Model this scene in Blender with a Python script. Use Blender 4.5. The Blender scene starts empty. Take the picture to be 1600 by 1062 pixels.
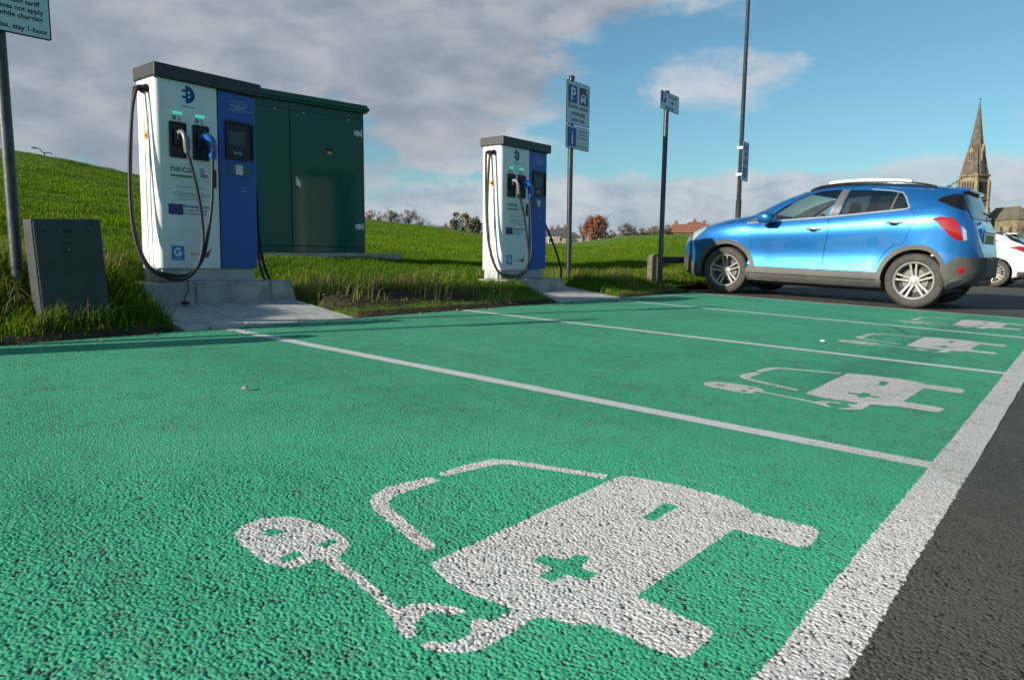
import bpy, bmesh, math, random
import numpy as np
from mathutils import Vector, Matrix
from mathutils.geometry import delaunay_2d_cdt
random.seed(7); RNG = np.random.default_rng(11)
R = math.radians
scene = bpy.context.scene
COL = scene.collection

# ------------------------------------------------------------------ camera
H_CAM = 0.667
cam_d = bpy.data.cameras.new('camera'); cam = bpy.data.objects.new('camera', cam_d); COL.objects.link(cam)
cam_d.sensor_width = 36; cam_d.lens = 25.27; cam_d.clip_start = 0.02; cam_d.clip_end = 9000
rx = Vector((0.6282388, 0.0842961, -0.7734404)); ry = Vector((-0.7779763, 0.0786695, -0.6233491)); rz = Vector((0.0083003, 0.9933304, 0.1150035))
cam.matrix_world = Matrix(((rx.x, rx.y, rx.z, 0), (ry.x, ry.y, ry.z, 0), (rz.x, rz.y, rz.z, H_CAM), (0, 0, 0, 1)))
cam_d.dof.use_dof = True; cam_d.dof.focus_distance = 2.6; cam_d.dof.aperture_fstop = 9
scene.camera = cam

# ------------------------------------------------------------------ helpers
def tag(o, label=None, cat=None, group=None, kind=None):
    if label: o['label'] = label
    if cat: o['category'] = cat
    if group: o['group'] = group
    if kind: o['kind'] = kind
    return o
def thing(name, label, cat, loc=(0, 0, 0), rotz=0, group=None):
    o = bpy.data.objects.new(name, None); COL.objects.link(o); o.empty_display_size = .2
    o.location = loc; o.rotation_euler = (0, 0, rotz)
    return tag(o, label, cat, group)
def children(o): return [c for c in bpy.data.objects if c.parent == o]
def copy_tree(o, parent=None):
    kids = children(o)
    c = o.copy(); COL.objects.link(c)
    if parent: c.parent = parent
    for k in kids: copy_tree(k, c)
    return c
def mesh(name, verts, faces, mats, parent=None, smooth=False, idx=None):
    me = bpy.data.meshes.new(name); me.from_pydata([tuple(v) for v in verts], [], faces); 
    for m in (mats if isinstance(mats, (list, tuple)) else [mats]): me.materials.append(m)
    if idx is not None: me.polygons.foreach_set('material_index', idx)
    if smooth: me.polygons.foreach_set('use_smooth', [True]*len(me.polygons))
    me.update()
    o = bpy.data.objects.new(name, me); COL.objects.link(o)
    if parent: o.parent = parent
    return o
class MB:
    """collects shapes, links them as one mesh object"""
    def __init__(s): s.v = []; s.f = []; s.sm = []
    def add(s, v, f, smooth=False):
        b = len(s.v); s.v += [tuple(p) for p in v]; s.f += [tuple(b+i for i in q) for q in f]; s.sm += [smooth]*len(f)
    def box(s, x0, x1, y0, y1, z0, z1, bev=0.0, seg=2, mtx=None):
        bm = bmesh.new(); bmesh.ops.create_cube(bm, size=1)
        for v in bm.verts: v.co = Vector(((x0+x1)/2+v.co.x*(x1-x0), (y0+y1)/2+v.co.y*(y1-y0), (z0+z1)/2+v.co.z*(z1-z0)))
        if bev > 0: bmesh.ops.bevel(bm, geom=bm.edges[:], offset=bev, segments=seg, affect='EDGES', profile=.5)
        s.bm(bm, mtx, False)
    def bm(s, bm, mtx=None, smooth=False):
        bm.verts.index_update()
        vs = [(mtx @ v.co) if mtx else v.co.copy() for v in bm.verts]
        s.add(vs, [[v.index for v in f.verts] for f in bm.faces], smooth); bm.free()
    def tube(s, pts, r, n=10, cap=True):
        pts = [Vector(p) for p in pts]; rs = r if isinstance(r, (list, tuple)) else [r]*len(pts)
        t0 = (pts[1]-pts[0]).normalized(); u = t0.orthogonal().normalized(); vs = []; fs = []
        for i, p in enumerate(pts):
            t = (pts[min(i+1, len(pts)-1)]-pts[max(i-1, 0)]).normalized()
            u = (u-t*u.dot(t)).normalized(); w = t.cross(u)
            for k in range(n):
                a = 2*math.pi*k/n; vs.append(p+(u*math.cos(a)+w*math.sin(a))*rs[i])
        for i in range(len(pts)-1):
            for k in range(n): fs.append((i*n+k, i*n+(k+1) % n, (i+1)*n+(k+1) % n, (i+1)*n+k))
        s.add(vs, fs, True)
        if cap: s.add(vs[:n], [tuple(range(n))[::-1]]); s.add(vs[-n:], [tuple(range(n))])
    def lathe(s, prof, n=32, axis='z', o=(0, 0, 0), smooth=True):
        vs = []; fs = []; o = Vector(o)
        for (r, h) in prof:
            for k in range(n):
                a = 2*math.pi*k/n; c, d = r*math.cos(a), r*math.sin(a)
                vs.append(o+(Vector((c, d, h)) if axis == 'z' else Vector((c, h, d)) if axis == 'y' else Vector((h, c, d))))
        for i in range(len(prof)-1):
            for k in range(n): fs.append((i*n+k, i*n+(k+1) % n, (i+1)*n+(k+1) % n, (i+1)*n+k))
        s.add(vs, fs, smooth)
    def poly(s, outline, fn, holes=(), th=0.0, grid=None, smooth=False, extra=None):
        """2-D outline (with holes) -> triangulated sheet mapped through fn(u,v,d); optional thickness th and inner grid"""
        pts = []; edges = []
        for ring in [outline]+list(holes):
            b = len(pts); pts += [Vector(p) for p in ring]; edges += [(b+i, b+(i+1) % len(ring)) for i in range(len(ring))]
        nb = len(pts)
        if grid:
            xs = [p[0] for p in outline]; ys = [p[1] for p in outline]
            for gx in np.arange(min(xs)+grid*.5, max(xs), grid):
                for gy in np.arange(min(ys)+grid*.5, max(ys), grid):
                    if inside(gx, gy, outline) and dist_ring(gx, gy, outline) > grid*.35: pts.append(Vector((gx, gy)))
        V, E, F, ov, oe, of = delaunay_2d_cdt(pts, edges, [], 0, 1e-6)
        fs = []
        for f in F:
            c = sum((V[i] for i in f), Vector((0, 0)))/len(f)
            if inside(c.x, c.y, outline) and not any(inside(c.x, c.y, h) for h in holes): fs.append(tuple(f))
        top = [fn(p.x, p.y, th) for p in V]
        n = Vector((0, 0, 0))
        s.add(top, fs, smooth)
        if th:
            for ring in [outline]+list(holes):
                k = len(ring); a = [fn(p[0], p[1], th) for p in ring]; b = [fn(p[0], p[1], 0) for p in ring]
                s.add(a+b, [(i, (i+1) % k, k+(i+1) % k, k+i) for i in range(k)])
    def build(s, name, mat, parent=None, fixn=False):
        o = mesh(name, s.v, s.f, mat, parent)
        o.data.polygons.foreach_set('use_smooth', s.sm)
        if fixn:
            bm = bmesh.new(); bm.from_mesh(o.data); bmesh.ops.remove_doubles(bm, verts=bm.verts[:], dist=1e-5); bmesh.ops.recalc_face_normals(bm, faces=bm.faces[:])
            for e_ in bm.edges:
                if len(e_.link_faces) == 2 and e_.calc_face_angle(0) > .6: e_.smooth = False
            bm.to_mesh(o.data); bm.free()
        return o
def inside(x, y, ring):
    c = False; n = len(ring); j = n-1
    for i in range(n):
        xi, yi = ring[i][0], ring[i][1]; xj, yj = ring[j][0], ring[j][1]
        if (yi > y) != (yj > y) and x < (xj-xi)*(y-yi)/(yj-yi)+xi: c = not c
        j = i
    return c
def dist_ring(x, y, ring):
    d = 9e9; n = len(ring)
    for i in range(n):
        ax, ay = ring[i][:2]; bx, by = ring[(i+1) % n][:2]; L = (bx-ax)**2+(by-ay)**2
        t = 0 if L == 0 else max(0, min(1, ((x-ax)*(bx-ax)+(y-ay)*(by-ay))/L))
        d = min(d, math.hypot(x-ax-t*(bx-ax), y-ay-t*(by-ay)))
    return d
def smooth_curve(pts, per=8, closed=False):
    P = [Vector(p) for p in pts]; n = len(P); out = []
    rng = range(n) if closed else range(n-1)
    for i in rng:
        if closed: a, b, c, d = P[(i-1) % n], P[i], P[(i+1) % n], P[(i+2) % n]
        else: a, b, c, d = P[max(i-1, 0)], P[i], P[i+1], P[min(i+2, n-1)]
        for k in range(per):
            t = k/per
            out.append(.5*((2*b)+(c-a)*t+(2*a-5*b+4*c-d)*t*t+(3*b-a-3*c+d)*t**3))
    if not closed: out.append(P[-1])
    return out
def round_rect(x0, x1, y0, y1, r, n=4):
    out = []
    for cx, cy, a0 in ((x1-r, y0+r, -90), (x1-r, y1-r, 0), (x0+r, y1-r, 90), (x0+r, y0+r, 180)):
        for k in range(n+1): a = R(a0+90*k/n); out.append((cx+r*math.cos(a), cy+r*math.sin(a)))
    return out
def ellipse(cx, cy, rx_, ry_, n=20, a0=0, a1=360):
    full = a1-a0 == 360
    return [(cx+rx_*math.cos(R(a0+(a1-a0)*k/(n if full else n-1))), cy+ry_*math.sin(R(a0+(a1-a0)*k/(n if full else n-1)))) for k in range(n)]
def front(y):                                   # sheet standing in the x-z plane, facing -y
    return lambda u, v, d: Vector((u, y-d, v))
_dg = [None]
def text_polys(body, size, align='LEFT', width=None, bold=0.0):
    cu = bpy.data.curves.new('lettering', 'FONT'); cu.body = body; cu.size = size; cu.align_x = align; cu.offset = bold
    cu.resolution_u = 3
    o = bpy.data.objects.new('lettering', cu); COL.objects.link(o)
    dg = bpy.context.evaluated_depsgraph_get(); me = o.evaluated_get(dg).to_mesh()
    vs = [v.co.copy() for v in me.vertices]; fs = [tuple(p.vertices) for p in me.polygons]
    o.evaluated_get(dg).to_mesh_clear(); bpy.data.objects.remove(o); bpy.data.curves.remove(cu)
    if width and vs:
        w = max(v.x for v in vs)-min(v.x for v in vs)
        for v in vs: v.x *= width/w
    return vs, fs
def add_text(mb, body, size, x, z, fn, align='LEFT', width=None, bold=0.0):
    vs, fs = text_polys(body, size, align, width, bold)
    if vs: mb.add([fn(x+v.x, z+v.y, 0) for v in vs], fs)
def apply_bool(o, cutters):
    for c in cutters:
        m = o.modifiers.new('cut', 'BOOLEAN'); m.operation = 'DIFFERENCE'; m.object = c; m.solver = 'EXACT'
    dg = bpy.context.evaluated_depsgraph_get(); dg.update()
    me = bpy.data.meshes.new_from_object(o.evaluated_get(dg)); old = o.data
    o.modifiers.clear(); o.data = me; bpy.data.meshes.remove(old)
    for c in cutters: bpy.data.objects.remove(c)

# ------------------------------------------------------------------ materials
def new_mat(name):
    m = bpy.data.materials.new(name); m.use_nodes = True; nt = m.node_tree
    return m, nt, nt.nodes['Principled BSDF']
def N(nt, t, **kw):
    n = nt.nodes.new(t)
    for k, v in kw.items():
        if k.startswith('i_'):
            key = k[2:]; key = int(key) if key.isdigit() else key.replace('_', ' ')
            n.inputs[key].default_value = v
        else: setattr(n, k, v)
    return n
def math_n(nt, op, a, b=None, c=None, clamp=False):
    n = nt.nodes.new('ShaderNodeMath'); n.operation = op; n.use_clamp = clamp
    for i, x in enumerate((a, b, c)):
        if x is None: continue
        if isinstance(x, (int, float)): n.inputs[i].default_value = x
        else: nt.links.new(x, n.inputs[i])
    return n.outputs[0]
def mix_n(nt, fac, a, b, blend='MIX'):
    n = nt.nodes.new('ShaderNodeMix'); n.data_type = 'RGBA'; n.blend_type = blend
    for s, x in ((n.inputs[0], fac), (n.inputs[6], a), (n.inputs[7], b)):
        if isinstance(x, (int, float)): s.default_value = x
        elif isinstance(x, (tuple, list)): s.default_value = (*x[:3], 1)
        else: nt.links.new(x, s)
    return n.outputs[2]
def ramp_n(nt, fac, lo, hi):
    n = nt.nodes.new('ShaderNodeMapRange'); n.interpolation_type = 'SMOOTHSTEP'
    n.inputs[1].default_value = lo; n.inputs[2].default_value = hi; nt.links.new(fac, n.inputs[0]); return n.outputs[0]
def noise_n(nt, vec, scale, detail=3, rough=.55, dist=0):
    n = N(nt, 'ShaderNodeTexNoise', i_Scale=scale, i_Detail=detail, i_Roughness=rough, i_Distortion=dist)
    if vec is not None: nt.links.new(vec, n.inputs['Vector'])
    return n.outputs['Fac']
def coords(nt): return N(nt, 'ShaderNodeTexCoord').outputs['Object']
def mat(name, col, rough=.5, metal=0.0, var=.12, vscale=6, bump=0.0, bscale=60, coat=0.0, spec=.5, dirt=None, dirt_amt=.0, dirt_scale=3):
    m, nt, b = new_mat(name); v = coords(nt)
    nz = noise_n(nt, v, vscale, 4)
    k = ramp_n(nt, nz, .3, .7)
    c = mix_n(nt, k, tuple(x*(1-var) for x in col), tuple(min(1, x*(1+var)) for x in col))
    if dirt: c = mix_n(nt, math_n(nt, 'MULTIPLY', ramp_n(nt, noise_n(nt, v, dirt_scale, 6, .65), .45, .75), dirt_amt), c, dirt)
    nt.links.new(c, b.inputs['Base Color'])
    r = math_n(nt, 'MULTIPLY_ADD', nz, .16, max(0.02, rough-.08)); nt.links.new(r, b.inputs['Roughness'])
    b.inputs['Metallic'].default_value = metal; b.inputs['Specular IOR Level'].default_value = spec
    if coat: b.inputs['Coat Weight'].default_value = coat; b.inputs['Coat Roughness'].default_value = .03
    if bump:
        bn = N(nt, 'ShaderNodeBump', i_Strength=.6, i_Distance=bump); nt.links.new(noise_n(nt, v, bscale, 4), bn.inputs['Height']); nt.links.new(bn.outputs[0], b.inputs['Normal'])
    return m
def surface_mat(name, col, col2, pit, pit_amt, scale=95, dist=.006, rough=.75, patch=None, spec=.4):
    """coarse stone-chip surface: paint (or bare bitumen) over aggregate. Close to the camera, where the chips
    are modelled ('near' = 1), the unpainted hollows follow the 'pit' attribute of the mesh"""
    m, nt, b = new_mat(name); v = coords(nt)
    n2 = noise_n(nt, v, scale*1.9, 2, .6); n3 = noise_n(nt, v, 1.1, 5, .6); n4 = noise_n(nt, v, 9, 4, .6); n5 = noise_n(nt, v, 420, 2, .6)
    c = mix_n(nt, ramp_n(nt, n3, .32, .68), col, col2)
    c = mix_n(nt, math_n(nt, 'MULTIPLY', ramp_n(nt, n2, .35, .75), .3), c, tuple(x*1.22 for x in col))
    if patch: c = patch(nt, v, c)
    nr = N(nt, 'ShaderNodeAttribute', attribute_name='near').outputs['Fac']; farw = math_n(nt, 'SUBTRACT', 1.0, nr)
    pa = N(nt, 'ShaderNodeAttribute', attribute_name='pit').outputs['Fac']
    k1 = ramp_n(nt, math_n(nt, 'ADD', pa, math_n(nt, 'MULTIPLY', math_n(nt, 'SUBTRACT', n2, .5), .6)), .42, .66)
    vo = N(nt, 'ShaderNodeTexVoronoi', i_Scale=scale*1.9); vo.feature = 'F1'; nt.links.new(v, vo.inputs['Vector'])
    n1 = noise_n(nt, v, scale*.95, 3, .65)
    dome = math_n(nt, 'SUBTRACT', 1.0, math_n(nt, 'MULTIPLY', vo.outputs['Distance'], vo.outputs['Distance']))
    hgt = math_n(nt, 'ADD', math_n(nt, 'MULTIPLY', dome, .8), math_n(nt, 'ADD', math_n(nt, 'MULTIPLY', n1, .6), math_n(nt, 'MULTIPLY', n2, .35)))
    lim = math_n(nt, 'MULTIPLY_ADD', ramp_n(nt, n4, .35, .7), .06, pit_amt)
    pf = math_n(nt, 'SUBTRACT', lim, math_n(nt, 'ADD', math_n(nt, 'MULTIPLY', n2, .7), math_n(nt, 'MULTIPLY', n1, .3)))
    k = math_n(nt, 'MAXIMUM', k1, math_n(nt, 'MULTIPLY', ramp_n(nt, pf, -.01, .03), farw))
    d_ = dist
    bn = N(nt, 'ShaderNodeBump', i_Distance=d_); nt.links.new(math_n(nt, 'MULTIPLY_ADD', farw, .85, .15), bn.inputs['Strength']); nt.links.new(hgt, bn.inputs['Height']); nt.links.new(bn.outputs[0], b.inputs['Normal'])
    c = mix_n(nt, k, c, pit)
    nt.links.new(c, b.inputs['Base Color']); b.inputs['Roughness'].default_value = rough; b.inputs['Specular IOR Level'].default_value = spec
    return m
# ------------------------------------------------------------------ light and sky
SUN_EL, SUN_AZ = 19.0, -74.0                       # azimuth measured from +y towards +x
sd = Vector((math.sin(R(SUN_AZ))*math.cos(R(SUN_EL)), math.cos(R(SUN_AZ))*math.cos(R(SUN_EL)), math.sin(R(SUN_EL))))
sl = bpy.data.lights.new('sun', 'SUN'); sl.energy = 4.6; sl.angle = R(.5); sl.color = (1.0, .93, .82)
so = bpy.data.objects.new('sun', sl); COL.objects.link(so); so.rotation_euler = sd.to_track_quat('Z', 'Y').to_euler(); so.location = (-30, 20, 30)
W = bpy.data.worlds.new('World'); scene.world = W; W.use_nodes = True; nt = W.node_tree
bg = nt.nodes['Background']; bg.inputs[1].default_value = .1
sky = N(nt, 'ShaderNodeTexSky', sky_type='NISHITA', sun_disc=False, sun_elevation=R(SUN_EL), sun_rotation=R(SUN_AZ), altitude=20, air_density=1.0, dust_density=.9, ozone_density=2.2)
tc = N(nt, 'ShaderNodeTexCoord'); dirv = tc.outputs['Generated']
sx = N(nt, 'ShaderNodeSeparateXYZ'); nt.links.new(dirv, sx.inputs[0])
az = math_n(nt, 'MULTIPLY', math_n(nt, 'ARCTAN2', sx.outputs[0], sx.outputs[1]), 180/math.pi)
el = math_n(nt, 'MULTIPLY', math_n(nt, 'ARCSINE', sx.outputs[2]), 180/math.pi)
cv = N(nt, 'ShaderNodeCombineXYZ'); nt.links.new(math_n(nt, 'MULTIPLY', az, .1), cv.inputs[0]); nt.links.new(math_n(nt, 'MULTIPLY', el, .2), cv.inputs[1])
w1 = noise_n(nt, cv.outputs[0], .75, 8, .53, .3); w2 = noise_n(nt, cv.outputs[0], 2.6, 7, .58, .25); w3 = noise_n(nt, cv.outputs[0], 1.3, 3, .5, .2)
def blob(a0, e0, ra, re, soft=1.0):
    """soft-edged ellipse of cloud about (azimuth, elevation), 1 at the middle and below 0 outside"""
    a = math_n(nt, 'POWER', math_n(nt, 'ABSOLUTE', math_n(nt, 'DIVIDE', math_n(nt, 'SUBTRACT', az, a0), ra)), 2)
    e = math_n(nt, 'POWER', math_n(nt, 'ABSOLUTE', math_n(nt, 'DIVIDE', math_n(nt, 'SUBTRACT', el, e0), re)), 2)
    return math_n(nt, 'MAXIMUM', math_n(nt, 'SUBTRACT', 1.0, math_n(nt, 'ADD', a, e)), -1.2)
def over(*xs):
    r = xs[0]
    for x in xs[1:]: r = math_n(nt, 'MAXIMUM', r, x)
    return r
big = over(blob(14, 19, 44, 17.5), blob(44, 20, 15, 13.5), blob(-40, 28, 60, 22), blob(54, 25, 10, 11))
band = over(blob(62, 3.2, 34, 3.4), blob(48, 8.5, 7, 2.4), blob(92, 4, 9, 3))
puff = over(blob(65.5, 12.6, 6.0, 2.9), blob(69.5, 13.4, 4.0, 1.8), blob(64, 21.5, 6, 4.2), blob(55.5, 16.4, 3.6, 1.3), blob(68, 21, 5, 4), blob(52.5, 10.4, 2.5, 1.0), blob(82, 6.0, 6, 1.2), blob(93, 9, 9, 1.6))
nz = math_n(nt, 'ADD', math_n(nt, 'MULTIPLY', math_n(nt, 'SUBTRACT', w1, .5), 2.6), math_n(nt, 'MULTIPLY', math_n(nt, 'SUBTRACT', w2, .5), 1.7))
dbig = ramp_n(nt, math_n(nt, 'ADD', math_n(nt, 'MULTIPLY', big, 1.5), math_n(nt, 'MULTIPLY', nz, .8)), .0, .55)
dband = math_n(nt, 'MULTIPLY', ramp_n(nt, math_n(nt, 'ADD', math_n(nt, 'MULTIPLY', band, 1.2), nz), -.05, .7), .92)
dpuff = math_n(nt, 'MULTIPLY', ramp_n(nt, math_n(nt, 'ADD', puff, math_n(nt, 'MULTIPLY', nz, 1.0)), .02, 1.0), .74)
skyc = mix_n(nt, 1.0, sky.outputs[0], (.58, .84, .84), 'MULTIPLY')
shade = ramp_n(nt, math_n(nt, 'ADD', w3, math_n(nt, 'MULTIPLY', w2, .75)), .58, 1.18)
c_big = mix_n(nt, shade, (1.85, 2.2, 2.72), (3.0, 3.25, 3.62))
c_band = mix_n(nt, ramp_n(nt, math_n(nt, 'ADD', w2, math_n(nt, 'MULTIPLY', el, .03)), .4, .8), (2.35, 2.85, 3.45), (3.9, 4.2, 4.6))
c_puff = mix_n(nt, ramp_n(nt, w2, .4, .7), (3.6, 3.9, 4.4), (4.6, 4.6, 4.8))
behind = ramp_n(nt, math_n(nt, 'ADD', over(blob(156, 3, 60, 17), blob(-172, 4, 46, 17)), math_n(nt, 'MULTIPLY', nz, .5)), -.1, .6)  # dark bank added out of view behind the camera, dims reflections and fill
skyc = mix_n(nt, math_n(nt, 'MULTIPLY', behind, .85), skyc, mix_n(nt, shade, (1.0, 1.55, 2.35), (1.8, 2.55, 3.5)))
c = mix_n(nt, dpuff, skyc, c_puff); c = mix_n(nt, dband, c, c_band); c = mix_n(nt, dbig, c, c_big)
nt.links.new(c, bg.inputs[0])
scene.view_settings.view_transform = 'Standard'; scene.view_settings.look = 'None'; scene.view_settings.exposure = .55; scene.view_settings.gamma = 1
scene.cycles.use_denoising = True; scene.cycles.max_bounces = 8; scene.cycles.transparent_max_bounces = 12

# ------------------------------------------------------------------ heights
KERB = 4.625
def plane(x, y): return .03462*np.minimum(y, 12)-.004*np.maximum(0, np.asarray(x, float)-9.95)*(np.asarray(x, float) < 60)-.6*(np.asarray(x, float) >= 60)
def sst(t): t = np.clip(t, 0, 1); return t*t*(3-2*t)
AZ_T = [-90, 14, 16.2, 19.7, 23.4, 31.7, 39.9, 43.5, 48.3, 53.8, 56.1, 58.6, 61.1, 64, 66, 71, 76, 81, 90, 120]
TANV = [.115, .115, .1129, .1072, .0967, .0736, .0481, .0414, .0311, .0182, .0182, .0245, .0312, .0334, .0334, .031, .022, .006, -.006, -.01]
AZ_R = [-90, 16, 31, 40, 48, 54, 58, 65, 75, 90, 120]; RV = [28, 28, 36, 46, 60, 85, 80, 60, 60, 80, 80]
def val_noise(x, y, s, seed=0):
    x = np.asarray(x, float)*s; y = np.asarray(y, float)*s; xi = np.floor(x); yi = np.floor(y); fx = x-xi; fy = y-yi
    fx = fx*fx*(3-2*fx); fy = fy*fy*(3-2*fy)
    def h(a, b): v = np.sin(a*127.1+b*311.7+seed*74.7)*43758.5453; return v-np.floor(v)
    return (h(xi, yi)*(1-fx)+h(xi+1, yi)*fx)*(1-fy)+(h(xi, yi+1)*(1-fx)+h(xi+1, yi+1)*fx)*fy
PADS = [(2.33, 3.74), (6.65, 7.95)]
def terrain(x, y):
    x = np.asarray(x, float); y = np.asarray(y, float)
    p = plane(x, KERB); dy = y-KERB
    left = sst((2.48-x)/.35); right = sst((x-9.2)/.6)
    v = p+.035*sst(dy/.08)+.13*sst(dy/.8)+.02*dy.clip(0, 1)
    v += left*(.20*sst((dy-.1)/.7))
    v += (1-left)*(1-right)*.07*np.exp(-((dy-.55)/.3)**2)*sst((x-3.6)/.4)*0.6
    r = np.hypot(x, y); phi = np.degrees(np.arctan2(x, y))
    T = np.interp(phi, AZ_T, TANV); RR = np.interp(phi, AZ_R, RV)
    r1 = np.minimum(5.6/np.cos(np.radians(np.clip(phi, -60, 60))), 16)
    zc = H_CAM+RR*T
    t = (r-r1)/(RR-r1); tt = np.clip(t, 0, None)
    zb = v
    rise = np.where(tt < .9, tt, .9+.1*np.tanh((tt-.9)/.1))
    hill = zb*(1-np.clip(rise, 0, 1))+zc*np.clip(rise, 0, 1)
    # ground nearer the bank is lifted a little (as behind the chargers)
    lift = .10*sst((dy-.9)/1.6)*(1-sst((tt-.15)/.4))*(1-sst((phi-72)/8))
    far = np.minimum(zc+np.maximum(0, r-RR)*(T-.014), zc+3.0)
    z = np.where(t < 1, hill, far)
    z = v+(z+lift-v)*sst(dy/1.2)
    z = z+(val_noise(x, y, 2.2, 1)-.5)*.05*sst(dy/.5)+(val_noise(x, y, .55, 2)-.5)*.12*sst(dy/2)+(val_noise(x, y, .12, 5)-.5)*.35*sst(dy/12)
    for a, b in PADS:                               # the concrete pads are let into the bank
        inp = sst((x-a+.10)/.1)*sst((b+.10-x)/.1)
        z = np.where((inp > 0) & (y < 6.1), z*(1-inp)+inp*np.minimum(z, plane(x, KERB)+(y-KERB)*.14-.03), z)
    # cabinet bench
    ib = sst((x-4.1)/.4)*sst((7.5-x)/.4)*sst((y-7.5)/.5)*sst((9.6-y)/.4)
    z = z*(1-ib)+.63*ib
    return z

# ------------------------------------------------------------------ ground sheets
def green_patch(nt, v, c):
    s = N(nt, 'ShaderNodeSeparateXYZ'); nt.links.new(v, s.inputs[0]); X, Y = s.outputs[0], s.outputs[1]
    n = noise_n(nt, v, 3.2, 4, .6, .4); n2 = noise_n(nt, v, 14, 3, .7)
    # darker, freshly rolled strip along the ends of the bays
    a = math_n(nt, 'ABSOLUTE', math_n(nt, 'SUBTRACT', math_n(nt, 'ADD', Y, math_n(nt, 'MULTIPLY', math_n(nt, 'SUBTRACT', n, .5), .25)), .95))
    k = math_n(nt, 'MULTIPLY', math_n(nt, 'MULTIPLY', ramp_n(nt, math_n(nt, 'SUBTRACT', .24, a), .0, .12), ramp_n(nt, X, 3.3, 4.0)), .38)
    c = mix_n(nt, k, c, (.012, .20, .115))
    # grey-brown wear where cars turn in
    w = math_n(nt, 'MULTIPLY', math_n(nt, 'MULTIPLY', ramp_n(nt, n2, .50, .72), ramp_n(nt, n, .42, .62)), .42)
    c = mix_n(nt, w, c, (.15, .21, .165))
    w = math_n(nt, 'MULTIPLY', ramp_n(nt, noise_n(nt, v, 1.7, 7, .72, .9), .54, .70), .34)
    c = mix_n(nt, w, c, (.02, .21, .125))
    st = N(nt, 'ShaderNodeMapping', i_Scale=(.9, 5.5, 1)); nt.links.new(v, st.inputs[0])
    w = math_n(nt, 'MULTIPLY', ramp_n(nt, noise_n(nt, st.outputs[0], 1.0, 5, .6, .8), .50, .72), .26)
    c = mix_n(nt, w, c, (.075, .40, .27))
    t_ = math_n(nt, 'ABSOLUTE', math_n(nt, 'SUBTRACT', math_n(nt, 'ABSOLUTE', math_n(nt, 'SUBTRACT', math_n(nt, 'MODULO', math_n(nt, 'ADD', math_n(nt, 'ADD', X, math_n(nt, 'MULTIPLY', n, .15)), 7.2), 2.45), 1.225)), .72))
    c = mix_n(nt, math_n(nt, 'MULTIPLY', math_n(nt, 'MULTIPLY', ramp_n(nt, math_n(nt, 'SUBTRACT', .16, t_), .0, .12), ramp_n(nt, n2, .3, .65)), .22), c, (.045, .17, .115))
    # rubber marks
    d = math_n(nt, 'ABSOLUTE', math_n(nt, 'SUBTRACT', math_n(nt, 'ADD', Y, math_n(nt, 'MULTIPLY', math_n(nt, 'POWER', math_n(nt, 'SUBTRACT', X, 6.4), 2), -.28)), 1.15))
    k = math_n(nt, 'MULTIPLY', math_n(nt, 'MULTIPLY', ramp_n(nt, math_n(nt, 'SUBTRACT', .05, d), 0, .03), ramp_n(nt, n2, .3, .55)), math_n(nt, 'MULTIPLY', ramp_n(nt, X, 6.5, 6.9), math_n(nt, 'MULTIPLY', ramp_n(nt, math_n(nt, 'SUBTRACT', 8.4, X), 0, .3), .5)))
    return mix_n(nt, k, c, (.05, .07, .06))
def white_patch(nt, v, c):
    n = noise_n(nt, v, 5, 5, .65)
    c = mix_n(nt, math_n(nt, 'MULTIPLY', ramp_n(nt, n, .5, .75), .30), c, (.44, .40, .32))
    c = mix_n(nt, math_n(nt, 'MULTIPLY', ramp_n(nt, noise_n(nt, v, 22, 5, .75), .57, .68), .45), c, (.30, .29, .25))
    return c
def tarmac_patch(nt, v, c):
    n = noise_n(nt, v, .8, 6, .65, .8); n2 = noise_n(nt, v, 2.6, 7, .7, 1.5)
    c = mix_n(nt, math_n(nt, 'MULTIPLY', ramp_n(nt, n, .5, .7), .35), c, (.075, .07, .058))
    return mix_n(nt, math_n(nt, 'MULTIPLY', ramp_n(nt, n2, .58, .70), .38), c, (.15, .145, .125))
M = {}
M['green'] = surface_mat('green_bay_coating', (.050, .372, .195), (.068, .44, .232), (.070, .056, .045), .405, patch=green_patch, spec=.28, rough=.68, scale=88, dist=.0046)
M['white'] = surface_mat('white_road_paint', (.60, .575, .53), (.67, .65, .61), (.12, .11, .095), .385, patch=white_patch, rough=.75, scale=88, dist=.0050)
M['tarmac'] = surface_mat('tarmac', (.074, .070, .060), (.092, .086, .072), (.018, .017, .015), .41, patch=tarmac_patch, rough=.8, scale=92, dist=.0055)
M['white_smooth'] = surface_mat('white_line_paint', (.62, .61, .585), (.68, .67, .65), (.20, .19, .17), .31, patch=white_patch, rough=.66, scale=95, dist=.003)

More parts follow.
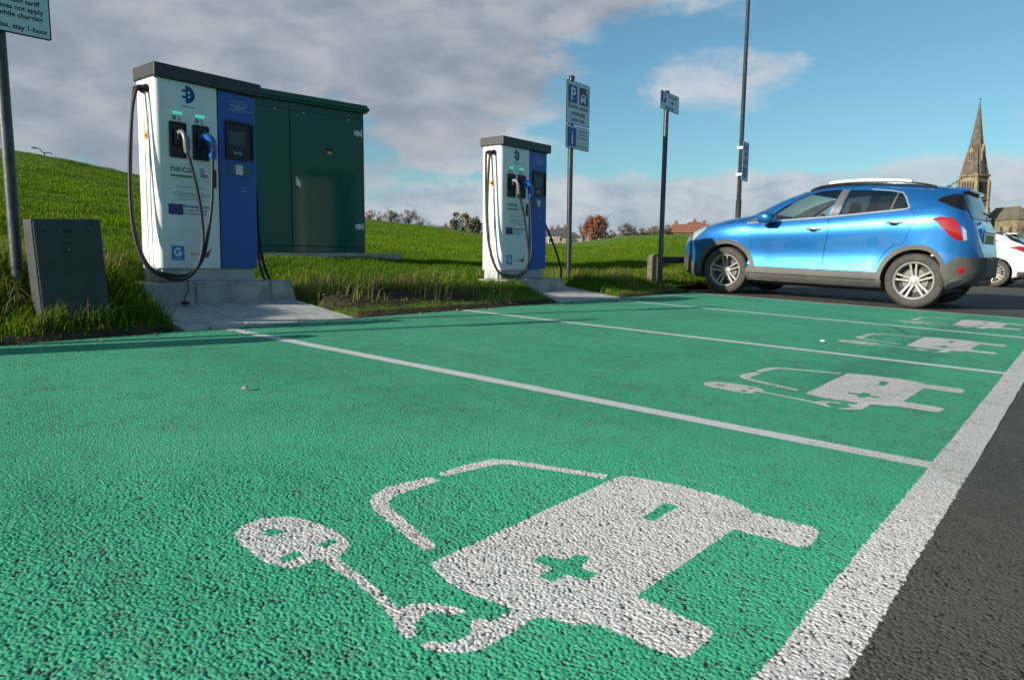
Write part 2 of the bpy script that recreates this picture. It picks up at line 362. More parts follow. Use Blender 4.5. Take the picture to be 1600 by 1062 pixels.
# chips of the surface dressing close to the camera are modelled: a height field of packed rounded stones
GS = .0021
def chips(x, y, s, seed):
    """height of the packed stones at (x, y) and how deep in a gap the point lies"""
    def hsh(a, b_, k): v = np.sin(a*127.1+b_*311.7+(seed+k)*74.7)*43758.5453; return v-np.floor(v)
    xs_, ys_ = x/s, y/s; xi, yi = np.floor(xs_), np.floor(ys_); best = np.full(x.shape, -9.0)
    for i in (-1, 0, 1):
        for j in (-1, 0, 1):
            a, b_ = xi+i, yi+j; cx, cy = a+.5+(hsh(a, b_, 0)-.5)*.9, b_+.5+(hsh(a, b_, 1)-.5)*.9
            th = hsh(a, b_, 2)*3.14; el_ = .75+.5*hsh(a, b_, 3); dx, dy = xs_-cx, ys_-cy; u = dx*np.cos(th)+dy*np.sin(th); w = -dx*np.sin(th)+dy*np.cos(th)
            d2 = (u*el_)**2+(w/el_)**2; top = .55*hsh(a, b_, 4)+.45-1.1*(hsh(a, b_, 5) < .09)
            best = np.maximum(best, top+.75*(u*(hsh(a, b_, 6)-.5)+w*(hsh(a, b_, 7)-.5))-2.6*np.maximum(np.sqrt(d2)-.26, 0)**1.15)
    return best
def chip_height(x, y):
    h = .85*chips(x, y, .0056, 3)+.45*chips(x, y, .0092, 9)+(val_noise(x, y, 38, 21)-.5)*.55+(val_noise(x, y, 330, 22)-.5)*.22
    return h
NEAR_X, NEAR_Y = (.20, 3.70), (-.02, 3.00)
def near_level(x, y):
    r = np.hypot(x, y); return 1-sst((r-1.75)/1.15)
def build_near():
    gx_ = np.arange(NEAR_X[0], NEAR_X[1], GS); gy_ = np.arange(NEAR_Y[0], NEAR_Y[1], GS); X, Y = np.meshgrid(gx_, gy_); nx, ny = len(gx_), len(gy_)
    rr = np.hypot(X, Y); ph = np.degrees(np.arctan2(X, Y)); use = (rr > .80) & (rr < 2.95) & (ph > 9) & (ph < 92)
    H = np.zeros(X.shape); H[use] = chip_height(X[use], Y[use]); hm = H[use].mean(); k = near_level(X, Y)
    pitv = np.clip((hm-.13-H)*1.5, 0, 1)*k
    Z = plane(X, Y)+np.where(use, (H-hm)*.0021, 0)*k+.0022+.0045*k
    cu = use[:-1, :-1] & use[1:, :-1] & use[:-1, 1:] & use[1:, 1:]
    jj, ii = np.nonzero(cu); cx, cy = X[jj, ii]+GS/2, Y[jj, ii]+GS/2
    return dict(P=np.stack([X, Y, Z], -1).reshape(-1, 3), pit=pitv.ravel(), near=np.clip(k, 0, 1).ravel(), nx=nx, jj=jj, ii=ii, cx=cx, cy=cy)
def inside_np(x, y, ring):
    c = np.zeros(x.shape, bool); n = len(ring); j = n-1
    for i in range(n):
        xi, yi = ring[i]; xj, yj = ring[j]
        if yi != yj: c ^= ((yi > y) != (yj > y)) & (x < (xj-xi)*(y-yi)/(yj-yi)+xi)
        j = i
    return c
NEAR = build_near()
def cells_mesh(name, sel, m):
    """mesh object made of the chosen cells of the modelled chip field"""
    nx = NEAR['nx']; a = NEAR['jj'][sel]*nx+NEAR['ii'][sel]; q = np.stack([a, a+1, a+nx+1, a+nx], 1); u, inv = np.unique(q.ravel(), return_inverse=True)
    me = bpy.data.meshes.new(name); me.vertices.add(len(u)); me.vertices.foreach_set('co', NEAR['P'][u].astype(np.float32).ravel())
    me.loops.add(len(inv)); me.loops.foreach_set('vertex_index', inv.astype(np.int32).ravel()); n = len(q); me.polygons.add(n); me.polygons.foreach_set('loop_start', np.arange(n, dtype=np.int32)*4)
    me.update(calc_edges=True); me.polygons.foreach_set('use_smooth', np.ones(n, bool)); at_ = me.attributes.new('pit', 'FLOAT', 'POINT'); at_.data.foreach_set('value', NEAR['pit'][u].astype(np.float32))
    at_ = me.attributes.new('near', 'FLOAT', 'POINT'); at_.data.foreach_set('value', NEAR['near'][u].astype(np.float32))
    me.materials.append(m); o = bpy.data.objects.new(name, me); COL.objects.link(o); return o
def join_into(o, extra):
    """merge the modelled near cells into a painted object: one object, two material slots"""
    bm = bmesh.new(); bm.from_mesh(extra.data); k = len(o.data.materials); o.data.materials.append(extra.data.materials[0])
    for f in bm.faces: f.material_index = k
    bm.from_mesh(o.data); bm.to_mesh(o.data); bm.free(); me = extra.data; bpy.data.objects.remove(extra); bpy.data.meshes.remove(me)
def sheet(name, xs, ys, dz, m, kind='structure'):
    X, Y = np.meshgrid(xs, ys); Z = plane(X, Y)+dz; nx, ny = len(xs), len(ys)
    v = np.stack([X, Y, Z], -1).reshape(-1, 3)
    f = [(j*nx+i, j*nx+i+1, (j+1)*nx+i+1, (j+1)*nx+i) for j in range(ny-1) for i in range(nx-1)]
    return tag(mesh(name, v, f, m), kind=kind)
sheet('car_park_tarmac', [-60, -20, 0, 5, 9.95, 12, 16, 20, 26, 34, 45, 59.9], [-60, -20, -5, 0, 2, 4, KERB, 4.9], 0, M['tarmac'])
m_land, nt, b = new_mat('far_land'); v = coords(nt); nt.links.new(mix_n(nt, ramp_n(nt, noise_n(nt, v, .02, 6, .7), .4, .6), (.035, .06, .014), (.06, .07, .03)), b.inputs['Base Color']); b.inputs['Roughness'].default_value = .9
mesh('land', [(-4000, -4000, -3.2), (4000, -4000, -3.2), (4000, 4000, -3.2), (-4000, 4000, -3.2)], [(0, 1, 2, 3)], m_land); tag(bpy.data.objects['land'], kind='structure')
sheet('green_bay_surface', [-4.6, -2, 0, 2.5, 5, 7.5, 9.90], [.36, 1.5, 3, KERB], .0012, M['green'])

def road(x, y, d=.0026): return Vector((x, y, float(plane(x, y))+d))
def strip(name, x0, x1, y0, y1, label, m, group, d=.0026, wob=.004, cat='road marking'):
    """a painted line with a slightly uneven edge"""
    mb = MB(); L = max(abs(x1-x0), abs(y1-y0)); n = int(L/.12)+1; vs = []
    for i in range(n+1):
        t = i/n; a = random.uniform(-wob, wob); c = random.uniform(-wob, wob)
        if abs(x1-x0) > abs(y1-y0): x = x0+(x1-x0)*t; vs += [road(x, y0+a, d), road(x, y1+c, d)]
        else: y = y0+(y1-y0)*t; vs += [road(x0+a, y, d), road(x1+c, y, d)]
    mb.add(vs, [(2*i, 2*i+2, 2*i+3, 2*i+1) for i in range(n)])
    return tag(mb.build(name, m, None, True), label, cat, group)
def skew(name, xa, xb, w, label, m, group, y1=KERB-.01, y0=.362):
    mb = MB(); n = 36; vs = []
    for i in range(n+1):
        t = i/n; x = xa+(xb-xa)*t; y = y1+(y0-y1)*t
        vs += [road(x-w/2+random.uniform(-.003, .003), y, .0026), road(x+w/2+random.uniform(-.003, .003), y, .0026)]
    mb.add(vs, [(2*i, 2*i+1, 2*i+3, 2*i+2) for i in range(n)])
    return tag(mb.build(name, m, None, True), label, 'road marking', group)
strip('bay_end_line', -4.6, 14.0, .254, .362, 'broad white line along the open ends of all the green bays', M['white'], 'painted bay lines', d=.0030, wob=.0022)
skew('bay_divider_line', 2.592, 2.592, .085, 'white divider line ending at the pad of the nearer charger', M['white_smooth'], 'painted bay lines')
skew('bay_divider_line', 5.0, 5.04, .085, 'white divider line beginning in open grass between the two chargers', M['white_smooth'], 'painted bay lines')
skew('bay_divider_line', 7.56, 7.49, .085, 'white divider line ending at the pad of the farther charger', M['white_smooth'], 'painted bay lines')
skew('bay_divider_line', 9.91, 9.93, .06, 'thin white line beside the blue car where green meets dark tarmac', M['white_smooth'], 'painted bay lines')

S_BODY = [(0.998, 1.013), (1.761, 1.021), (1.782, 1.007), (1.79, 0.986), (1.815, 0.872), (1.819, 0.729), (1.796, 0.677), (1.774, 0.647), (1.759, 0.624), (1.764, 0.475), (1.745, 0.462), (1.674, 0.454), (1.639, 0.456), (1.62, 0.467), (1.621, 0.492), (1.618, 0.62), (1.167, 0.63), (1.151, 0.475), (1.137, 0.463), (1.083, 0.461), (1.042, 0.466), (1.028, 0.479), (1.026, 0.498), (1.026, 0.632), (1.017, 0.645), (1.0, 0.657), (0.992, 0.675), (0.985, 0.709), (0.971, 0.726), (0.962, 0.725), (0.894, 0.724), (0.838, 0.728), (0.803, 0.743), (0.782, 0.77), (0.769, 0.805), (0.772, 0.81), (0.792, 0.81), (0.808, 0.783), (0.834, 0.772), (0.858, 0.776), (0.88, 0.796), (0.891, 0.803), (0.908, 0.795), (0.905, 0.781), (0.913, 0.772), (0.969, 0.772), (0.965, 0.794), (0.956, 0.864), (0.963, 0.933), (0.982, 0.988)]
S_PLUS = [(1.154, 0.866), (1.188, 0.869), (1.194, 0.818), (1.239, 0.817), (1.25, 0.785), (1.192, 0.777), (1.194, 0.734), (1.152, 0.732), (1.148, 0.778), (1.101, 0.78), (1.099, 0.813), (1.15, 0.815)]
S_MINUS = [(1.523, 0.817), (1.665, 0.823), (1.662, 0.785), (1.525, 0.785)]
S_CABLE = [(0.802, 1.43), (0.853, 1.461), (0.901, 1.463), (0.934, 1.438), (0.957, 1.398), (0.965, 1.328), (0.965, 1.27), (0.952, 1.222), (0.936, 1.199), (0.909, 1.18), (0.882, 1.172), (0.877, 1.142), (0.867, 1.077), (0.853, 1.013), (0.841, 0.96), (0.833, 0.926), (0.848, 0.921), (0.874, 0.907), (0.895, 0.88), (0.903, 0.855), (0.905, 0.834), (0.897, 0.827), (0.881, 0.84), (0.87, 0.863), (0.856, 0.875), (0.832, 0.874), (0.812, 0.864), (0.795, 0.845), (0.791, 0.837), (0.771, 0.841), (0.772, 0.858), (0.794, 0.903), (0.812, 0.948), (0.829, 1.001), (0.839, 1.059), (0.846, 1.133), (0.853, 1.177), (0.851, 1.201), (0.831, 1.191), (0.797, 1.196), (0.78, 1.215), (0.772, 1.259), (0.779, 1.318), (0.788, 1.384)]
S_TOP = [(1.412, 1.406), (1.542, 1.405), (1.628, 1.386), (1.662, 1.341), (1.753, 1.05), (1.715, 1.04), (1.628, 1.313), (1.6, 1.341), (1.528, 1.356), (1.413, 1.373)]
S_LOW = [(1.373, 1.4), (1.373, 1.359), (1.33, 1.357), (1.217, 1.358), (1.169, 1.339), (1.148, 1.31), (1.065, 1.063), (1.031, 1.061), (1.032, 1.078), (1.109, 1.324), (1.137, 1.372), (1.174, 1.401), (1.237, 1.422), (1.305, 1.413)]
S_SLOTS = [[(0.853, 1.397), (0.881, 1.4), (0.885, 1.359), (0.851, 1.358)], [(0.887, 1.251), (0.933, 1.257), (0.934, 1.231), (0.892, 1.23)], [(0.798, 1.253), (0.842, 1.261), (0.845, 1.229), (0.802, 1.228)]]
mb = MB(); fl = lambda u, v, d: Vector((u, v, .03462*v+.0026))
def rough_edge(ring, a=.0022):
    out = []; n = len(ring)
    for i in range(n):
        p, q = ring[i], ring[(i+1) % n]; L = math.hypot(q[0]-p[0], q[1]-p[1]); k = max(1, int(L/.02))
        for j in range(k):
            t = j/k; out.append((p[0]+(q[0]-p[0])*t+random.uniform(-a, a), p[1]+(q[1]-p[1])*t+random.uniform(-a, a)))
    return out
mb.poly(rough_edge(S_BODY), fl, [rough_edge(S_PLUS, .001), rough_edge(S_MINUS, .001)])
mb.poly(rough_edge(S_CABLE, .0016), fl, [rough_edge(q, .001) for q in S_SLOTS]); mb.poly(rough_edge(S_TOP), fl); mb.poly(rough_edge(S_LOW), fl)
sym = mb.build('charging_bay_symbol', M['white'], None, True)
G_SYM = 'painted electric car symbols'
cx, cy = NEAR['cx'], NEAR['cy']; jx, jy = (val_noise(cx, cy, 130, 31)-.5)*.005, (val_noise(cx, cy, 130, 32)-.5)*.005; qx, qy = cx+jx, cy+jy
wsym = inside_np(qx, qy, S_BODY) & ~inside_np(qx, qy, S_PLUS) & ~inside_np(qx, qy, S_MINUS)
wcab = inside_np(qx, qy, S_CABLE)
for q in S_SLOTS: wcab &= ~inside_np(qx, qy, q)
wsym |= wcab | inside_np(qx, qy, S_TOP) | inside_np(qx, qy, S_LOW)
edge_n = (val_noise(cx, cy, 110, 33)-.5)*.007+(val_noise(cx, cy, 5, 34)-.5)*.004
line = (cy+edge_n < .362) & (cy+edge_n > .254); tarm = ~line & (cy+edge_n <= .254)
div = (np.abs(cx-2.5925+.0*cy) < .0425+edge_n*.3) & ~line & ~tarm
near_sym = cells_mesh('charging_bay_symbol', wsym, M['white']); tag(near_sym, 'large white painted car and plug symbol in the closest green bay', 'road marking', G_SYM)
join_into(bpy.data.objects['bay_end_line'], cells_mesh('near_line', line, M['white']))
join_into(bpy.data.objects['green_bay_surface'], cells_mesh('near_green', ~wsym & ~line & ~tarm & ~div, M['green']))
join_into(bpy.data.objects['car_park_tarmac'], cells_mesh('near_tarmac', tarm, M['tarmac']))
join_into(bpy.data.objects['bay_divider_line'], cells_mesh('near_divider', div, M['white']))
for (dx, dyy, lab) in ((2.48, .006, 'white car and plug symbol in the second bay, just past the first divider line'), (4.95, .03, 'white car and plug symbol with tyre scuffs in the third bay from the camera'), (7.22, .035, 'smallest white car and plug symbol, in the far bay beside the blue car')):
    c = sym.copy(); COL.objects.link(c); c.location = (dx, dyy, dyy*.03462); tag(c, lab, 'road marking', G_SYM)

bpy.data.objects.remove(sym)
near_sym.name = 'charging_bay_symbol'

# concrete pads in front of the chargers, with a joint in the near one
M['concrete'] = mat('pale_concrete', (.50, .48, .44), .85, var=.14, vscale=9, bump=.004, bscale=120, dirt=(.17, .16, .13), dirt_amt=.6, dirt_scale=4)
M['plinth'] = mat('plinth_concrete', (.37, .37, .34), .85, var=.16, vscale=7, bump=.005, bscale=90, dirt=(.11, .13, .08), dirt_amt=.55, dirt_scale=5)
M['soil'] = mat('bare_soil', (.055, .042, .028), .95, var=.35, vscale=14, bump=.02, bscale=40)
def pad(x0, x1, label, joint=None):
    mb = MB(); segs = [(x0, joint-.004), (joint+.004, x1)] if joint else [(x0, x1)]
    for a, b_ in segs:
        z0 = float(plane(a, KERB))+.006; y1 = 5.55; z1 = z0+(y1-KERB)*.135; yf = KERB+.004
        bm = bmesh.new(); bmesh.ops.create_cube(bm, size=1)
        for vtx in bm.verts:
            yy = y1 if vtx.co.y > 0 else yf; t = (yy-yf)/(y1-yf); zt = z0+(z1-z0)*t
            vtx.co = Vector((a if vtx.co.x < 0 else b_, yy, zt if vtx.co.z > 0 else zt-.1))
        bmesh.ops.bevel(bm, geom=bm.edges[:], offset=.006, segments=2, affect='EDGES'); mb.bm(bm)
    return tag(mb.build('concrete_pad', M['concrete']), label, 'paving', 'concrete pads in front of the chargers')
pad(2.33, 3.72, 'pale concrete pad with a crack-like joint before the nearer charger', 2.80)
pad(6.65, 7.93, 'pale concrete pad without a joint before the farther charger')

# ------------------------------------------------------------------ bank and hill
def axis(segs):
    out = [segs[0][0]]
    for a, b_, step0, step1 in segs:
        x = a
        n = 0
        while x < b_-1e-6:
            t = (x-a)/(b_-a); x = min(b_, x+step0+(step1-step0)*t); out.append(x)
    return np.array(sorted(set(np.round(out, 4))))
gx = axis([(-60, -3, 6, .4), (-3, 13.5, .09, .09), (13.5, 60, .15, 3), (60, 320, 3, 15)])
gy = KERB+.002+axis([(0, 2.2, .06, .08), (2.2, 6, .08, .16), (6, 60, .2, 2.5), (60, 320, 2.5, 14)])
X, Y = np.meshgrid(gx, gy); Z = terrain(X, Y)
Z[0, :] = plane(gx, KERB)-.004
nx, ny = len(gx), len(gy); vv = np.stack([X, Y, Z], -1).reshape(-1, 3)
ii, jj = np.meshgrid(np.arange(nx-1), np.arange(ny-1)); a = (jj*nx+ii).ravel(); ff = np.stack([a, a+1, a+nx+1, a+nx], 1)
# keep the far part of the car park clear of the bank
cx = vv[ff].mean(1); keep = ~((cx[:, 0] > 9.95) & (cx[:, 1] < 4.93)); ff = ff[keep]
m_grass, nt, b = new_mat('meadow'); v = coords(nt)
n1 = noise_n(nt, v, .35, 6, .65); n2 = noise_n(nt, v, 3.5, 5, .65); n3 = noise_n(nt, v, 26, 4, .7)
c = mix_n(nt, ramp_n(nt, n1, .35, .65), (.085, .168, .008), (.135, .215, .014)); c = mix_n(nt, math_n(nt, 'MULTIPLY', ramp_n(nt, n2, .45, .7), .55), c, (.055, .112, .007))
c = mix_n(nt, math_n(nt, 'MULTIPLY', ramp_n(nt, n3, .5, .75), .45), c, (.13, .17, .03))
c = mix_n(nt, math_n(nt, 'MULTIPLY', ramp_n(nt, noise_n(nt, v, .9, 5, .7, .5), .52, .66), .5), c, (.038, .088, .006))
at = N(nt, 'ShaderNodeAttribute', attribute_name='soil'); 
sc = mix_n(nt, ramp_n(nt, n3, .35, .65), (.04, .030, .019), (.085, .066, .044))
k = math_n(nt, 'MULTIPLY', at.outputs['Fac'], 1.0)
c = mix_n(nt, ramp_n(nt, math_n(nt, 'ADD', k, math_n(nt, 'MULTIPLY', math_n(nt, 'SUBTRACT', n2, .5), .8)), .35, .65), c, sc)
nt.links.new(c, b.inputs['Base Color']); b.inputs['Roughness'].default_value = .95; b.inputs['Specular IOR Level'].default_value = .15
bn = N(nt, 'ShaderNodeBump', i_Strength=.9, i_Distance=.05); nt.links.new(math_n(nt, 'ADD', n3, math_n(nt, 'MULTIPLY', n2, 2)), bn.inputs['Height']); nt.links.new(bn.outputs[0], b.inputs['Normal'])
hill = mesh('grass_hill', vv, ff.tolist(), m_grass, smooth=True); tag(hill, kind='structure')
def soil_mask(x, y):
    dy = y-KERB
    s = np.exp(-(dy/.13)**2)
    s = np.maximum(s, .85*np.exp(-((dy-.45)/.33)**2)*sst((x-3.6)/.3)*(1-sst((x-5.2)/1.2)))
    s = np.maximum(s, .5*sst((x-9.0)/.5)*np.exp(-(dy/.5)**2)*sst((14-x)/2))
    return s
at = hill.data.attributes.new('soil', 'FLOAT', 'POINT'); at.data.foreach_set('value', soil_mask(vv[:, 0], vv[:, 1]).astype(np.float32))

# ------------------------------------------------------------------ grass blades
m_blade, nt, b = new_mat('grass_blade'); at = N(nt, 'ShaderNodeAttribute', attribute_name='tint')
cr = N(nt, 'ShaderNodeValToRGB'); e = cr.color_ramp.elements; e[0].position = 0; e[0].color = (.030, .075, .006, 1); e[1].position = 1; e[1].color = (.36, .28, .13, 1)
for p, q in ((.45, (.080, .172, .004)), (.75, (.19, .285, .010)), (.88, (.30, .30, .045))): z = cr.color_ramp.elements.new(p); z.color = (*q, 1)
nt.links.new(at.outputs['Fac'], cr.inputs[0]); nt.links.new(cr.outputs[0], b.inputs['Base Color']); b.inputs['Roughness'].default_value = .55; b.inputs['Specular IOR Level'].default_value = .12
tr = N(nt, 'ShaderNodeBsdfTranslucent'); nt.links.new(cr.outputs[0], tr.inputs[0]); ms = N(nt, 'ShaderNodeMixShader', i_0=.45)
nt.links.new(b.outputs[0], ms.inputs[1]); nt.links.new(tr.outputs[0], ms.inputs[2]); nt.links.new(ms.outputs[0], nt.nodes['Material Output'].inputs[0])
def blades(name, x, y, h, w, tint, lean=.45, z=None, bias=(0.12, -.1)):
    n = len(x); z = terrain(x, y)-.012 if z is None else z
    a = RNG.uniform(0, 2*np.pi, n); la = RNG.uniform(0, 2*np.pi, n); ll = np.abs(RNG.normal(0, lean, n))
    dx, dy = np.cos(a)*w/2, np.sin(a)*w/2; lx, ly = (np.cos(la)*ll+bias[0])*h, (np.sin(la)*ll+bias[1])*h
    P = np.empty((n, 5, 3))
    P[:, 0] = np.stack([x-dx, y-dy, z], 1); P[:, 1] = np.stack([x+dx, y+dy, z], 1)
    P[:, 2] = np.stack([x-dx*.75+lx*.35, y-dy*.75+ly*.35, z+h*.6], 1); P[:, 3] = np.stack([x+dx*.75+lx*.35, y+dy*.75+ly*.35, z+h*.6], 1)
    P[:, 4] = np.stack([x+lx, y+ly, z+h*(1-.25*np.minimum(ll, 1.2))], 1)
    me = bpy.data.meshes.new(name); me.vertices.add(5*n); me.vertices.foreach_set('co', P.astype(np.float32).ravel())
    b0 = (np.arange(n)*5)[:, None]; quads = b0+np.array([0, 1, 3, 2]); tris = b0+np.array([2, 3, 4])
    loops = np.concatenate([quads, tris], 1).ravel(); me.loops.add(len(loops)); me.loops.foreach_set('vertex_index', loops.astype(np.int32))
    st = np.empty((n, 2), np.int32); st[:, 0] = np.arange(n)*7; st[:, 1] = st[:, 0]+4
    me.polygons.add(2*n); me.polygons.foreach_set('loop_start', st.ravel()); me.update(calc_edges=True)
    at = me.attributes.new('tint', 'FLOAT', 'POINT'); at.data.foreach_set('value', np.repeat(np.clip(tint, 0, 1), 5).astype(np.float32))
    me.materials.append(m_blade); o = bpy.data.objects.new(name, me); COL.objects.link(o); return tag(o, kind='stuff')
def free(x, y):
    ok = y > KERB+.03
    for a, b_ in PADS: ok &= ~((x > a-.02) & (x < b_+.02) & (y < 6.0))
    ok &= ~((x > 4.35) & (x < 7.3) & (y > 7.95) & (y < 9.3))
    ok &= ~((x > 9.95) & (y < 4.98))
    return ok
n = 420000; x = RNG.uniform(-1.6, 14.5, n); y = KERB+RNG.uniform(0, 1, n)**1.35*4.6
cl = val_noise(x, y, 1.7, 3)*.6+val_noise(x, y, 5.5, 4)*.4
dens = .30+.9*cl; dens *= 1-.92*np.clip(soil_mask(x, y)*1.25+.5*(val_noise(x, y, 9, 8)-.5), 0, 1)
dens *= np.where(x < 2.4, 1.15, .8); ok = free(x, y) & (RNG.uniform(0, 1, n) < dens*.8); x, y, cl = x[ok], y[ok], cl[ok]
dy = y-KERB
tall = np.exp(-((dy-1.0)/.5)**2)*(.4+.9*val_noise(x, y, 1.1, 9))+sst((2.6-x)/.3)*sst((dy-.15)/.4)*(.55+.8*val_noise(x, y, 2.5, 6))
tall += .8*np.exp(-((x-8.9)/.5)**2-((dy-1.0)/.5)**2)
short = sst((.5-dy)/.4)*(1-sst((2.3-x)/.3))
h = (.030+.038*RNG.uniform(0, 1, len(x))+.048*tall*(1+.7*(x < 2.6))*RNG.uniform(.4, 1.2, len(x)))*(1-.55*short)
h = np.maximum(h, (.10+.14*RNG.uniform(0, 1, len(x)))*sst((x-1.30)/.1)*sst((2.35-x)/.15)*np.exp(-((dy-.13)/.075)**2))
h = np.maximum(h, (.06+.10*RNG.uniform(0, 1, len(x)))*sst((x-1.95)/.1)*sst((2.42-x)/.08)*sst((dy-.1)/.1)*sst((1.1-dy)/.2))
dry_lit = sst((val_noise(x, y, 2.4, 12)-.50)/.22)*np.exp(-((dy-.8)/.5)**2)
dry_lit = np.maximum(dry_lit, .9*np.exp(-((x-1.55)/.25)**2-((dy-.22)/.2)**2)); dry_lit = np.maximum(dry_lit, .35*sst((1.6-x)/.4))  # left-hand yellow paints in sunlight on the blades as well as dry straw
tint = .28+.34*cl+RNG.normal(0, .11, len(x))+.12*short+np.where(RNG.uniform(0, 1, len(x)) < .06+.42*dry_lit, .38, 0)
blades('verge_grass', x, y, h, np.full(len(x), .0065), tint)
# long dry stalks lying in the tufts
n = 9000; x = RNG.uniform(.6, 9.6, n); y = KERB+RNG.normal(.85, .28, n); wgt = sst((val_noise(x, y, 2.4, 12)-.46)/.2); ok = free(x, y) & (RNG.uniform(0, 1, n) < wgt); x, y = x[ok], y[ok]
blades('dry_grass', x, y, RNG.uniform(.12, .26, len(x)), np.full(len(x), .006), np.clip(RNG.normal(.95, .06, len(x)), 0, 1), lean=.9)
n = 420000; ph = np.radians(RNG.uniform(8, 73, n)); rr = 8.5*np.exp(RNG.uniform(0, 1, n)*np.log(52/8.5)); x, y = rr*np.sin(ph), rr*np.cos(ph)
ok = free(x, y) & (y > KERB+3.6) & (rr < np.interp(np.degrees(ph), AZ_R, RV)*1.02); x, y, rr = x[ok], y[ok], rr[ok]
cl = val_noise(x, y, .5, 13)*.5+val_noise(x, y, 2.2, 14)*.5
blades('hill_grass', x, y, (.015+.022*RNG.uniform(0, 1, len(x))+.03*cl**2)*(1+rr*.010), .006+.0008*rr, .42+.30*cl+RNG.normal(0, .08, len(x)), lean=.5)

# loose grit along the edges of the bays
def grit(name, x, y, s_, m):
    n = len(x); P = []; F = []
    for i in range(n):
        z = float(plane(x[i], y[i]))+.0035; r_ = s_[i]; k = len(P); a0 = random.uniform(0, 6.28)
        for q in range(4): P.append((x[i]+r_*math.cos(a0+q*1.57)*random.uniform(.6, 1.1), y[i]+r_*math.sin(a0+q*1.57)*random.uniform(.6, 1.1), z))
        P.append((x[i]+random.uniform(-.3, .3)*r_, y[i]+random.uniform(-.3, .3)*r_, z+r_*random.uniform(.5, .9))); F += [(k, k+1, k+4), (k+1, k+2, k+4), (k+2, k+3, k+4), (k+3, k, k+4)]
    return tag(mesh(name, P, F, m), kind='stuff')
M['grit'] = mat('pale_grit', (.22, .20, .17), .85, var=.5, vscale=60); M['leaf'] = mat('dead_leaf', (.20, .115, .05), .8, var=.5, vscale=30)
n = 900; x = RNG.uniform(.8, 9.6, n); y = KERB-np.abs(RNG.normal(0, .16, n))-.005; ok = (RNG.uniform(0, 1, n) < .3+.7*val_noise(x, y, 3, 41))
grit('loose_grit', x[ok], y[ok], RNG.uniform(.003, .008, ok.sum()), M['grit'])
n = 150; x = RNG.uniform(1.1, 3.6, n); y = RNG.uniform(-.6, .25, n); grit('roadside_grit', x, y, RNG.uniform(.0015, .0035, n), M['grit'])
n = 420; x = RNG.uniform(.7, 11, n); y = KERB+RNG.normal(.18, .25, n); ok = (y > KERB-.25); x, y = x[ok], y[ok]; z = np.where(y > KERB, terrain(x, y)+.03, plane(x, y)+.008); P = []; F = []
for i in range(len(x)):
    u = Vector((RNG.normal(), RNG.normal(), RNG.normal()*.35)).normalized(); w = Vector((0, 0, 1)).cross(u).normalized()*.6; r_ = RNG.uniform(.010, .024); c_ = Vector((x[i], y[i], z[i])); k = len(P); P += [c_-u*r_, c_+w*r_, c_+u*r_, c_-w*r_]; F.append((k, k+1, k+2, k+3))
tag(mesh('leaf_litter', P, F, M['leaf']), kind='stuff')
# ------------------------------------------------------------------ chargers
M['cab_white'] = mat('charger_white_paint', (.80, .80, .78), .32, var=.02, dirt=(.55, .53, .46), dirt_amt=.5, dirt_scale=3.2)
M['cab_blue'] = mat('charger_blue_paint', (.012, .092, .37), .36, var=.04, dirt=(.03, .06, .20), dirt_amt=.4)
M['cap'] = mat('dark_grey_paint', (.035, .038, .042), .45, var=.10)
M['black'] = mat('black_plastic', (.012, .012, .013), .42, var=.15)
M['rubber'] = mat('black_rubber', (.022, .022, .022), .5, var=.2)
M['hose'] = mat('cable_sheath', (.014, .014, .014), .58, var=.2, vscale=20)
M['steel'] = mat('steel', (.46, .46, .45), .34, 1.0, var=.1)
M['base'] = mat('galvanised_plinth_frame', (.42, .44, .43), .42, .35, var=.10, dirt=(.22, .21, .18), dirt_amt=.5)
M['glass_dark'] = mat('dark_screen_glass', (.012, .018, .022), .12, var=.05)
M['screen'] = mat('display', (.03, .045, .055), .2, var=.05)
M['plug_blue'] = mat('glossy_blue_plastic', (.012, .09, .36), .16, var=.04, coat=.6)
M['plug_grey'] = mat('grey_plug_grip', (.16, .155, .15), .3, var=.1, coat=.3)
M['ink_blue'] = mat('blue_ink', (.012, .055, .22), .45, var=.03)
M['ink_dark'] = mat('dark_ink', (.03, .035, .045), .5, var=.03)
M['ink_grey'] = mat('grey_ink', (.30, .34, .37), .5, var=.03)
M['ink_pale'] = mat('pale_ink', (.32, .38, .55), .5, var=.03)
M['ink_green'] = mat('green_ink', (.06, .24, .055), .5, var=.05)
M['ink_teal'] = mat('slate_ink', (.06, .12, .16), .5, var=.05)
M['flag_blue'] = mat('flag_blue', (.02, .035, .17), .45, var=.03)
M['sky_blue'] = mat('bright_blue_sticker', (.03, .20, .56), .4, var=.03)
M['ink_white'] = mat('white_vinyl', (.78, .79, .78), .4, var=.02)
M['ink_red'] = mat('red_ink', (.30, .015, .06), .45, var=.05)
M['ink_yellow'] = mat('yellow_ink', (.75, .48, .03), .45, var=.05)
m, nt, b = new_mat('green_led'); b.inputs['Base Color'].default_value = (.05, .5, .3, 1); b.inputs['Emission Color'].default_value = (.06, .62, .38, 1); b.inputs['Emission Strength'].default_value = .55; M['led'] = m
m, nt, b = new_mat('clear_glass'); b.inputs['Base Color'].default_value = (.5, .6, .58, 1)

